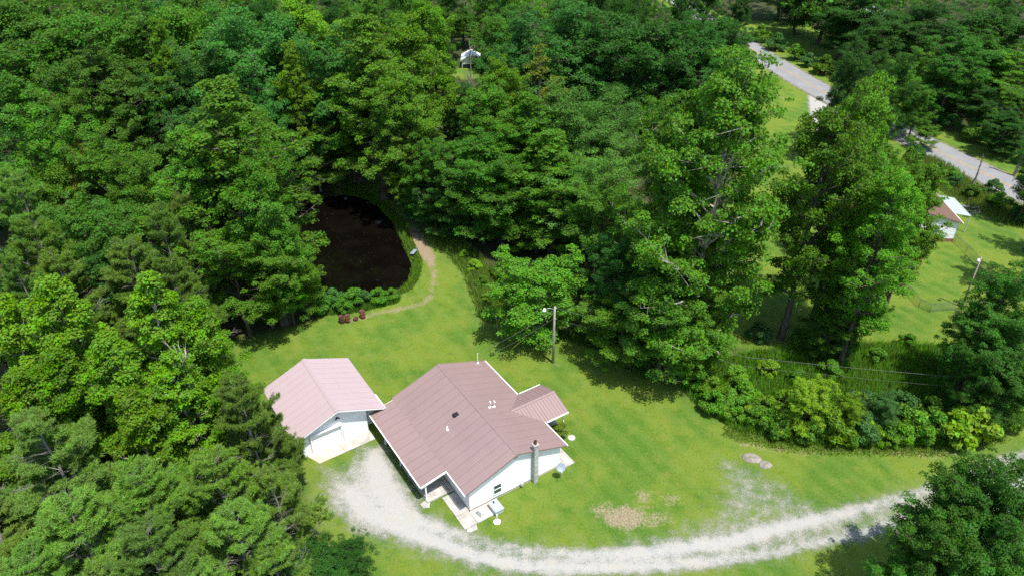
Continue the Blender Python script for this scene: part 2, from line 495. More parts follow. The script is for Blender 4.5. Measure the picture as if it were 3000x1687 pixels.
Q, F, V = sheet('gravel_drive', M['gravel'], lambda q: poly_sd(q, GRAVEL), (-20, 62, 26, 54), 0.4, 0.012)
s = poly_sd(Q, GRAVEL)
t1, t2, t3 = seg_dist(Q, TRACK1), seg_dist(Q, TRACK2), seg_dist(Q, TRACK3)
dens = 0.36 + 0.60 * np.exp(-(t1 / 0.62) ** 2) + 0.60 * np.exp(-(t2 / 0.55) ** 2) + 0.5 * np.exp(-(t3 / 1.2) ** 2)
park = np.exp(-(((Q[:, 0] + 11.5) / 4.0) ** 2 + ((Q[:, 1] - 42) / 4.5) ** 2))
dens += 0.36 * park + 0.25 * np.exp(-(((Q[:, 0] + 11.8) / 1.3) ** 2 + ((Q[:, 1] - 46.6) / 1.6) ** 2))
spur = np.clip((Q[:, 1] - 40.3) / 2, 0, 1) * (Q[:, 0] > 14)* (Q[:, 0] < 25)
dens += 0.02 * spur + 0.05 * sstep(-Q[:, 0], 6, 9)
dens += 0.5 * np.exp(-(((Q[:, 0] - 18.0) / 0.8) ** 2 + ((Q[:, 1] - 45.4) / 0.5) ** 2))
dens *= sstep(s, -1.0, 1.6)
dens -= 0.08 * np.exp(-(((Q[:, 0] + 15.3) / 2.0) ** 2 + ((Q[:, 1] - 44.5) / 2.5) ** 2))
me = np_mesh('gravel_drive', V, F, M['gravel'], True)
fattr(me, 'dens', dens)
tag(link('gravel_drive', me), 'white limestone gravel drive with two wheel tracks', kind='structure')

# neighbour's gravel drive
sdn = lambda q: 2.6 - seg_dist(q, NDRIVE)
Q, F, V = sheet('gravel_lane', M['gravel'], sdn, (44, 68, 94, 146), 0.5, 0.012)
me = np_mesh('gravel_lane', V, F, M['gravel'], True)
fattr(me, 'dens', 1.0 * sstep(sdn(Q), -0.5, 1.0))
tag(link('gravel_lane', me), 'pale gravel lane from the road to the brown-roofed house', kind='structure')

# asphalt road
def offset_line(pts, d):
    out = []
    for i in range(len(pts)):
        a, b = Vector(pts[max(0, i - 1)]), Vector(pts[min(len(pts) - 1, i + 1)])
        t = (b - a).normalized()
        out.append((pts[i][0] - t.y * d, pts[i][1] + t.x * d))
    return out
def densify(pts, n=6):
    out = []
    P = [Vector(p) for p in pts]
    for i in range(len(P) - 1):
        p0, p1, p2, p3 = P[max(0, i - 1)], P[i], P[i + 1], P[min(len(P) - 1, i + 2)]
        for k in range(n):
            t = k / n
            out.append(tuple(0.5 * (2 * p1 + (p2 - p0) * t + (2 * p0 - 5 * p1 + 4 * p2 - p3) * t * t + (3 * p1 - p0 - 3 * p2 + p3) * t ** 3)))
    out.append(tuple(P[-1]))
    return out
RD = densify(ROAD)
def ribbon(name, d0, d1, z, mat, parent=None, thick=0.0):
    a, b = offset_line(RD, d0), offset_line(RD, d1)
    za = ground_z(RD) + z
    V = [(p[0], p[1], h) for p, h in zip(a, za)] + [(p[0], p[1], h) for p, h in zip(b, za)]
    n = len(RD)
    F = [(i, i + 1, n + i + 1, n + i) for i in range(n - 1)]
    return link(name, np_mesh(name, V, F, mat), parent)
m = NT('asphalt')
nz = m.noise(2.0, 5, 0.7); n2 = m.noise(30, 2); n3 = m.noise(0.3, 3)
c = m.mix(m.ramp(nz, 0.3, 0.7), (0.175, 0.178, 0.182), (0.215, 0.218, 0.220))
c = m.mix(m.ramp(n3, 0.45, 0.65, 0, 0.5), c, (0.245, 0.244, 0.24))
m.bump(n2, 0.3, 0.01)
M['asphalt'] = m.base(c, 0.85)
M['linepaint'] = simple('worn_yellow_paint', (0.36, 0.23, 0.06), 0.8, var=0.3, vs_=3)
M['linewhite'] = simple('worn_white_paint', (0.25, 0.25, 0.245), 0.8, var=0.3, vs_=3)
M['shoulder'] = simple('road_shoulder', (0.16, 0.15, 0.10), 0.95, var=0.4, vs_=1.2)
rd = ribbon('road', 3.1, -3.1, 0.06, M['asphalt'])
tag(rd, 'two-lane grey asphalt road with yellow centre line', kind='structure')
for d in (0.10, -0.10): ribbon('centre_line', d + 0.06, d - 0.06, 0.064, M['linepaint'], rd)
for d in (2.85, -2.85): ribbon('edge_line', d + 0.05, d - 0.05, 0.064, M['linewhite'], rd)
sh = ribbon('road_shoulder', 3.7, -3.7, 0.03, M['shoulder'])
tag(sh, 'gravelly shoulder strip along the asphalt road', kind='structure')

# ------------------------------------------------------------------ tree and shrub builders
def unit(a): return a / (np.linalg.norm(a, axis=-1, keepdims=True) + 1e-9)

def leaves(rng, C, rad, counts, size, flat=0.62, up=0.42, shell=0.2, aspect=0.75, jit=0.7, out=None):
    """diamond leaves scattered through flattened clumps; returns V, F (quads)"""
    k = np.repeat(np.arange(len(C)), counts)
    n = len(k)
    d = unit(rng.normal(size=(n, 3)))
    d[:, 2] = np.where(d[:, 2] < -0.25, -d[:, 2] * 0.8, d[:, 2])
    rr = rad[k] * (shell + (1 - shell) * rng.random(n) ** 0.5)
    p = C[k] + d * rr[:, None] * np.array([1, 1, flat])
    nrm = d * 0.75 + np.array([0, 0, up]) + rng.normal(size=(n, 3)) * jit
    if out is not None: nrm = nrm + out[k] * 0.35
    nrm = unit(nrm)
    t = rng.normal(size=(n, 3)) + d * 0.7 - np.array([0, 0, 0.4])
    t = unit(t - nrm * np.sum(t * nrm, 1, keepdims=True))
    b = np.cross(nrm, t)
    L = (size * (0.6 + 0.8 * rng.random(n)))[:, None]
    W = L * aspect * 0.5
    fold = nrm * (L * 0.12)
    V = np.stack([p - t * L * 0.5, p - b * W + fold, p + t * L * 0.5, p + b * W + fold], 1).reshape(-1, 3)
    F = np.arange(n * 4).reshape(-1, 4)
    return V, F

def needles(rng, C, D, blades, size, width):
    """tufts of narrow triangles; C tuft centres, D tuft directions"""
    k = np.repeat(np.arange(len(C)), blades)
    n = len(k)
    d = unit(D[k] * 0.6 + rng.normal(size=(n, 3)) * 0.75 + np.array([0, 0, 0.25]))
    s = unit(np.cross(d, rng.normal(size=(n, 3))))
    L = (size * (0.65 + 0.7 * rng.random(n)))[:, None]
    c = C[k] + rng.normal(size=(n, 3)) * 0.045
    V = np.stack([c - s * width * 0.5, c + s * width * 0.5, c + d * L], 1).reshape(-1, 3)
    return V, np.arange(n * 3).reshape(-1, 3)

def polytube(mb, pts, r0, r1, k):
    n = len(pts)
    mb.tube(pts, [r0 + (r1 - r0) * i / (n - 1) for i in range(n)], k, cap=False)

def trunk_line(rng, h, lean=0.02, n=7):
    p = [Vector((0, 0, -0.4))]
    x = y = 0.0
    for i in range(1, n + 1):
        x += rng.normal() * lean * h / n * 2; y += rng.normal() * lean * h / n * 2
        p.append(Vector((x, y, h * i / n)))
    return p

def at_line(pts, z):
    for a, b in zip(pts, pts[1:]):
        if a.z <= z <= b.z:
            t = (z - a.z) / (b.z - a.z); return a.lerp(b, t)
    return pts[-1].copy()

def broadleaf(seed, h, r, bf=0.25, nprim=34, leaf=0.30, nleaf=15000, prof='ovate', crad=1.15, bark='bark',
              rise=(0.38, 1.2), flat=0.62, r0=None, fork=0, aspect=0.75, sag=0.0, twigs=True, irr=0.22):
    rng = np.random.default_rng(seed)
    mb = MB()
    r0 = r0 or 0.016 * h
    tl = trunk_line(rng, h * 0.93, 0.03)
    mb.tube(tl, [r0 * (1.25 if i == 0 else (1 - 0.9 * i / len(tl))) for i in range(len(tl))], 8, cap=False)
    C, RD_, OUT = [], [], []
    az = rng.random() * 6.28
    lob = rng.random(3) * 6.28
    for i in range(nprim):
        t = (i + rng.random()) / nprim
        z0 = h * (bf + (0.93 - bf) * t)
        az += 2.39996 + rng.normal() * 0.35
        if prof == 'ovate': w = math.sin(math.pi * (0.16 + 0.80 * t) ** 0.8) ** 0.75
        elif prof == 'round': w = (max(0.0, 1 - ((t - 0.38) / 0.66) ** 2)) ** 0.5
        elif prof == 'cone': w = 1.0 - 0.86 * t
        elif prof == 'vase': w = 0.55 + 0.55 * t - 0.35 * max(0, t - 0.7) / 0.3
        else: w = 1 - 0.5 * t
        w *= 1 + irr * math.sin(2 * az + lob[0]) + irr * 0.6 * math.sin(3 * az + lob[1] + 4 * t)
        L = max(0.8, r * w * rng.uniform(0.78, 1.12))
        el = rise[0] + (rise[1] - rise[0]) * t ** 1.3 + rng.normal() * 0.26
        d = Vector((math.cos(az) * math.cos(el), math.sin(az) * math.cos(el), math.sin(el)))
        b0 = at_line(tl, min(z0, h * 0.92))
        Ls = L / max(0.35, math.cos(el))
        Ls = min(Ls, L * 1.5)
        pts = []
        side = Vector((-math.sin(az), math.cos(az), 0))
        cv = rng.normal() * 0.12
        for j in range(5):
            s = j / 4
            pts.append(b0 + d * (Ls * s) + side * (cv * Ls * s * s) + Vector((0, 0, (0.10 - sag) * Ls * s * s)))
        br = max(0.02, r0 * 0.42 * (1 - 0.7 * t))
        polytube(mb, pts, br, 0.015, 5)
        nc = max(2, int(round(Ls / (0.62 * crad))))
        for j in range(nc):
            s = 0.34 + 0.66 * (j + 0.4 + 0.6 * rng.random()) / nc
            s = min(s, 1.0)
            p = pts[min(3, int(s * 4))].lerp(pts[min(4, int(s * 4) + 1)], s * 4 - min(3, int(s * 4)))
            sp = 0.34 * Ls * (1.12 - s) + 0.25
            q = p + side * (rng.normal() * sp) + Vector((0, 0, rng.normal() * 0.6 * crad + 0.15))
            C.append(q); RD_.append(crad * rng.uniform(0.5, 1.45) * (1.05 - 0.3 * s)); OUT.append(d)
            if twigs: mb.tube([p, q], [max(0.012, br * 0.4), 0.008], 3, cap=False)
    top = at_line(tl, h * 0.92)
    for j in range(5):
        C.append(top + Vector((rng.normal() * 0.35 * crad, rng.normal() * 0.35 * crad, rng.uniform(-0.6, 0.75) * crad)))
        RD_.append(crad * rng.uniform(0.5, 0.85)); OUT.append(Vector((0, 0, 1)))
    C = np.array([tuple(c) for c in C]); RA = np.array(RD_); OUT = np.array([tuple(c) for c in OUT])
    wgt = RA ** 2
    cnt = np.maximum(3, (nleaf * wgt / wgt.sum()).astype(int))
    V, F = leaves(rng, C, RA, cnt, leaf, flat=flat, out=OUT, aspect=aspect)
    crown = np_mesh('crown', V, F, M['leaf'])
    return mb.mesh('trunk', M[bark], True), crown, float(np.percentile(V[:, 2], 99.7)), float(np.percentile(np.hypot(V[:, 0], V[:, 1]), 95))

def pine(seed, h, r, nwhorl=15, bf=0.22, dead=0.12):
    rng = np.random.default_rng(seed)
    mb = MB()
    r0 = 0.012 * h
    tl = trunk_line(rng, h * 0.97, 0.02)
    mb.tube(tl, [r0 * (1 - 0.88 * i / len(tl)) for i in range(len(tl))], 7, cap=False)
    T, D = [], []
    def spray(pts, den):
        for a, b in zip(pts, pts[1:]):
            L = (b - a).length
            for _ in range(max(1, int(L * den))):
                s = rng.random()
                T.append(a.lerp(b, s) + Vector(rng.normal(size=3) * 0.05)); D.append((b - a).normalized() + Vector((0, 0, 0.5)))
    for w in range(nwhorl):
        t = (w + rng.random() * 0.7) / nwhorl
        z0 = h * (bf + (0.95 - bf) * t)
        for q in range(int(rng.integers(4, 7))):
            az = rng.random() * 6.28
            L = r * (1 - 0.80 * t ** 1.25) * rng.uniform(0.55, 1.15)
            b0 = at_line(tl, z0)
            el = -0.05 + 0.75 * t + rng.normal() * 0.12
            d = Vector((math.cos(az) * math.cos(el), math.sin(az) * math.cos(el), math.sin(el)))
            side = Vector((-math.sin(az), math.cos(az), 0))
            cv = rng.normal() * 0.15
            pts = [b0 + d * (L * s) + side * (cv * L * s * s) + Vector((0, 0, 0.16 * L * s * s)) for s in (0, .25, .5, .75, 1)]
            isdead = rng.random() < dead * (1.6 - t)
            polytube(mb, pts, max(0.012, 0.030 * L / r), 0.008, 4)
            if not isdead: spray(pts[3:], 16)
            for j in range(int(4 + L * 2.6)):
                s = rng.uniform(0.28, 1.0)
                i = min(3, int(s * 4))
                p = pts[i].lerp(pts[i + 1], s * 4 - i)
                sl = rng.uniform(0.35, 0.6) * L * (1.12 - s) + 0.32
                sd_ = (d * 0.75 + side * rng.choice((-1, 1)) * rng.uniform(0.5, 1.0) + Vector((0, 0, rng.uniform(-0.05, 0.35)))).normalized()
                e = p + sd_ * sl
                mid = p.lerp(e, 0.5) + Vector((0, 0, 0.03))
                mb.tube([p, mid, e], [0.010, 0.008, 0.005], 3, cap=False)
                if not isdead:
                    spray([p.lerp(e, 0.3), mid, e], 15)
                    if sl > 0.6:
                        for _ in range(2):
                            f = p.lerp(e, rng.uniform(0.4, 0.9))
                            g_ = f + (sd_ + side * rng.normal() * 0.9 + Vector((0, 0, 0.3))).normalized() * sl * 0.45
                            spray([f, g_], 15)
    top = tl[-1]
    spray([top - Vector((0, 0, 1.2)), top], 40)
    V, F = needles(rng, np.array([tuple(c) for c in T]), np.array([tuple(c.normalized()) for c in D]), 15, 0.20, 0.04)
    return mb.mesh('trunk', M['bark_grey'], True), np_mesh('crown', V, F, M['needle'], nper=3), h, float(np.percentile(np.hypot(V[:, 0], V[:, 1]), 96))

def bush_mesh(seed, r, h, n, leaf, aspect=0.7):
    rng = np.random.default_rng(seed)
    mb = MB()
    C, RA = [], []
    for i in range(int(16)):
        a, e = rng.random() * 6.28, rng.random()
        rr = r * (0.25 + 0.62 * rng.random())
        p = Vector((math.cos(a) * rr, math.sin(a) * rr, h * (0.22 + 0.60 * e) * (1 - 0.35 * (rr / r) ** 2)))
        C.append(p); RA.append(r * rng.uniform(0.24, 0.42))
        mb.tube([Vector((p.x * 0.12, p.y * 0.12, -0.15)), p * 0.55 + Vector((0, 0, 0.1)), p], [0.03, 0.02, 0.008], 4, cap=False)
    C.append(Vector((0, 0, h * 0.84))); RA.append(r * 0.35)
    C = np.array([tuple(c) for c in C]); RA = np.array(RA)
    cnt = (n * RA ** 2 / (RA ** 2).sum()).astype(int)
    V, F = leaves(rng, C, RA, cnt, leaf, flat=0.85, shell=0.35, aspect=aspect, up=0.5)
    return mb.mesh('stem', M['bark'], True), np_mesh('foliage', V, F, M['leaf']), h, r

PROTO = {
    'oak': [broadleaf(11 + i, 16, 4.5, 0.22, 30 + 4 * (i % 3), (0.19, 0.17, 0.21)[i % 3], (36000, 38000, 30000)[i % 3], 'round', (0.80, 0.62, 0.95)[i % 3], irr=(0.24, 0.34)[i % 2], flat=(0.85, 0.9, 1.0)[i % 3]) for i in range(4)],
    'tulip': [broadleaf(31 + i, 22, 4.6, 0.22, (46, 56, 40)[i % 3], (0.20, 0.175, 0.22)[i % 3], (44000, 50000, 36000)[i % 3], ('ovate', 'cone', 'ovate')[i % 3], (0.78, 0.62, 0.92)[i % 3], rise=(0.35, 1.2), irr=(0.26, 0.36)[i % 2], flat=(0.9, 0.85, 1.0)[i % 3]) for i in range(4)],
    'maple': [broadleaf(51 + i, 18, 3.9, 0.20, 46, 0.19, 42000, 'cone', 0.68, bark='bark_pale', rise=(0.35, 1.15), irr=0.3, flat=0.85) for i in range(2)],
    'near': [broadleaf(61 + i, 14, 4.4, 0.20, 42, 0.18, 45000, 'round', 0.72, irr=0.3, flat=0.85) for i in range(2)],
    'sycamore': [broadleaf(71 + i, 29, 7.0, 0.06, 70, 0.25, 84000, 'ovate', 1.0, flat=0.85, bark='bark_pale', rise=(0.25, 1.2), r0=0.42, irr=0.3) for i in range(2)],
    'slim': [broadleaf(81, 21, 2.2, 0.30, 26, 0.28, 4200, 'ovate', 0.8, bark='bark_grey', rise=(0.8, 1.3))],
    'locust': [broadleaf(91 + i, 18, 4.6, 0.25, 40, 0.20, 30000, 'round', 0.85, rise=(0.5, 1.1), aspect=0.5, flat=0.9, irr=0.3) for i in range(2)],
    'small': [broadleaf(101, 10.8, 4.5, 0.12, 40, 0.21, 32000, 'round', 0.78, irr=0.18, flat=0.8)],
    'pine': [pine(111 + i, 14, 4.3) for i in range(3)],
    'bush': [bush_mesh(121 + i, 1.5, 2.4, 3600, 0.20) for i in range(3)],
    'bigleaf': [bush_mesh(131, 1.5, 2.6, 1700, 0.36, 0.8)],
}
TINT = {'m': (0.064, 0.166, 0.016), 'f': (0.078, 0.194, 0.015), 'y': (0.104, 0.224, 0.012), 'y2': (0.088, 0.220, 0.015),
        'b': (0.050, 0.148, 0.026), 'd': (0.031, 0.096, 0.013), 'd2': (0.048, 0.142, 0.015), 'p': (0.122, 0.222, 0.034),
        'a': (0.135, 0.165, 0.018), 'a2': (0.092, 0.178, 0.018), 'l': (0.090, 0.200, 0.032), 's': (0.080, 0.190, 0.015), 'g': (0.086, 0.225, 0.020)}
prng = random.Random(3)

def plant(name, kind, x, y, h, r, tint, label, cat, group=None, rz=None, var=0.2, parts=('trunk', 'crown'), which=None):
    opts = PROTO[kind]
    tr, cr, h0, r0 = opts[prng.randrange(len(opts)) if which is None else which]
    e = empty(name, (x, y, gz(x, y)), prng.random() * 6.28 if rz is None else rz)
    e.scale = (r / r0, r / r0, h / h0)
    link(parts[0], tr, e)
    c = link(parts[1], cr, e)
    col = TINT[tint] if isinstance(tint, str) else tint
    v = 1 + prng.uniform(-var, var)
    c.color = tuple(min(1, q * v * (1 + prng.uniform(-0.09, 0.09))) for q in col) + (1,)
    tag(e, label, cat, group)
    return e

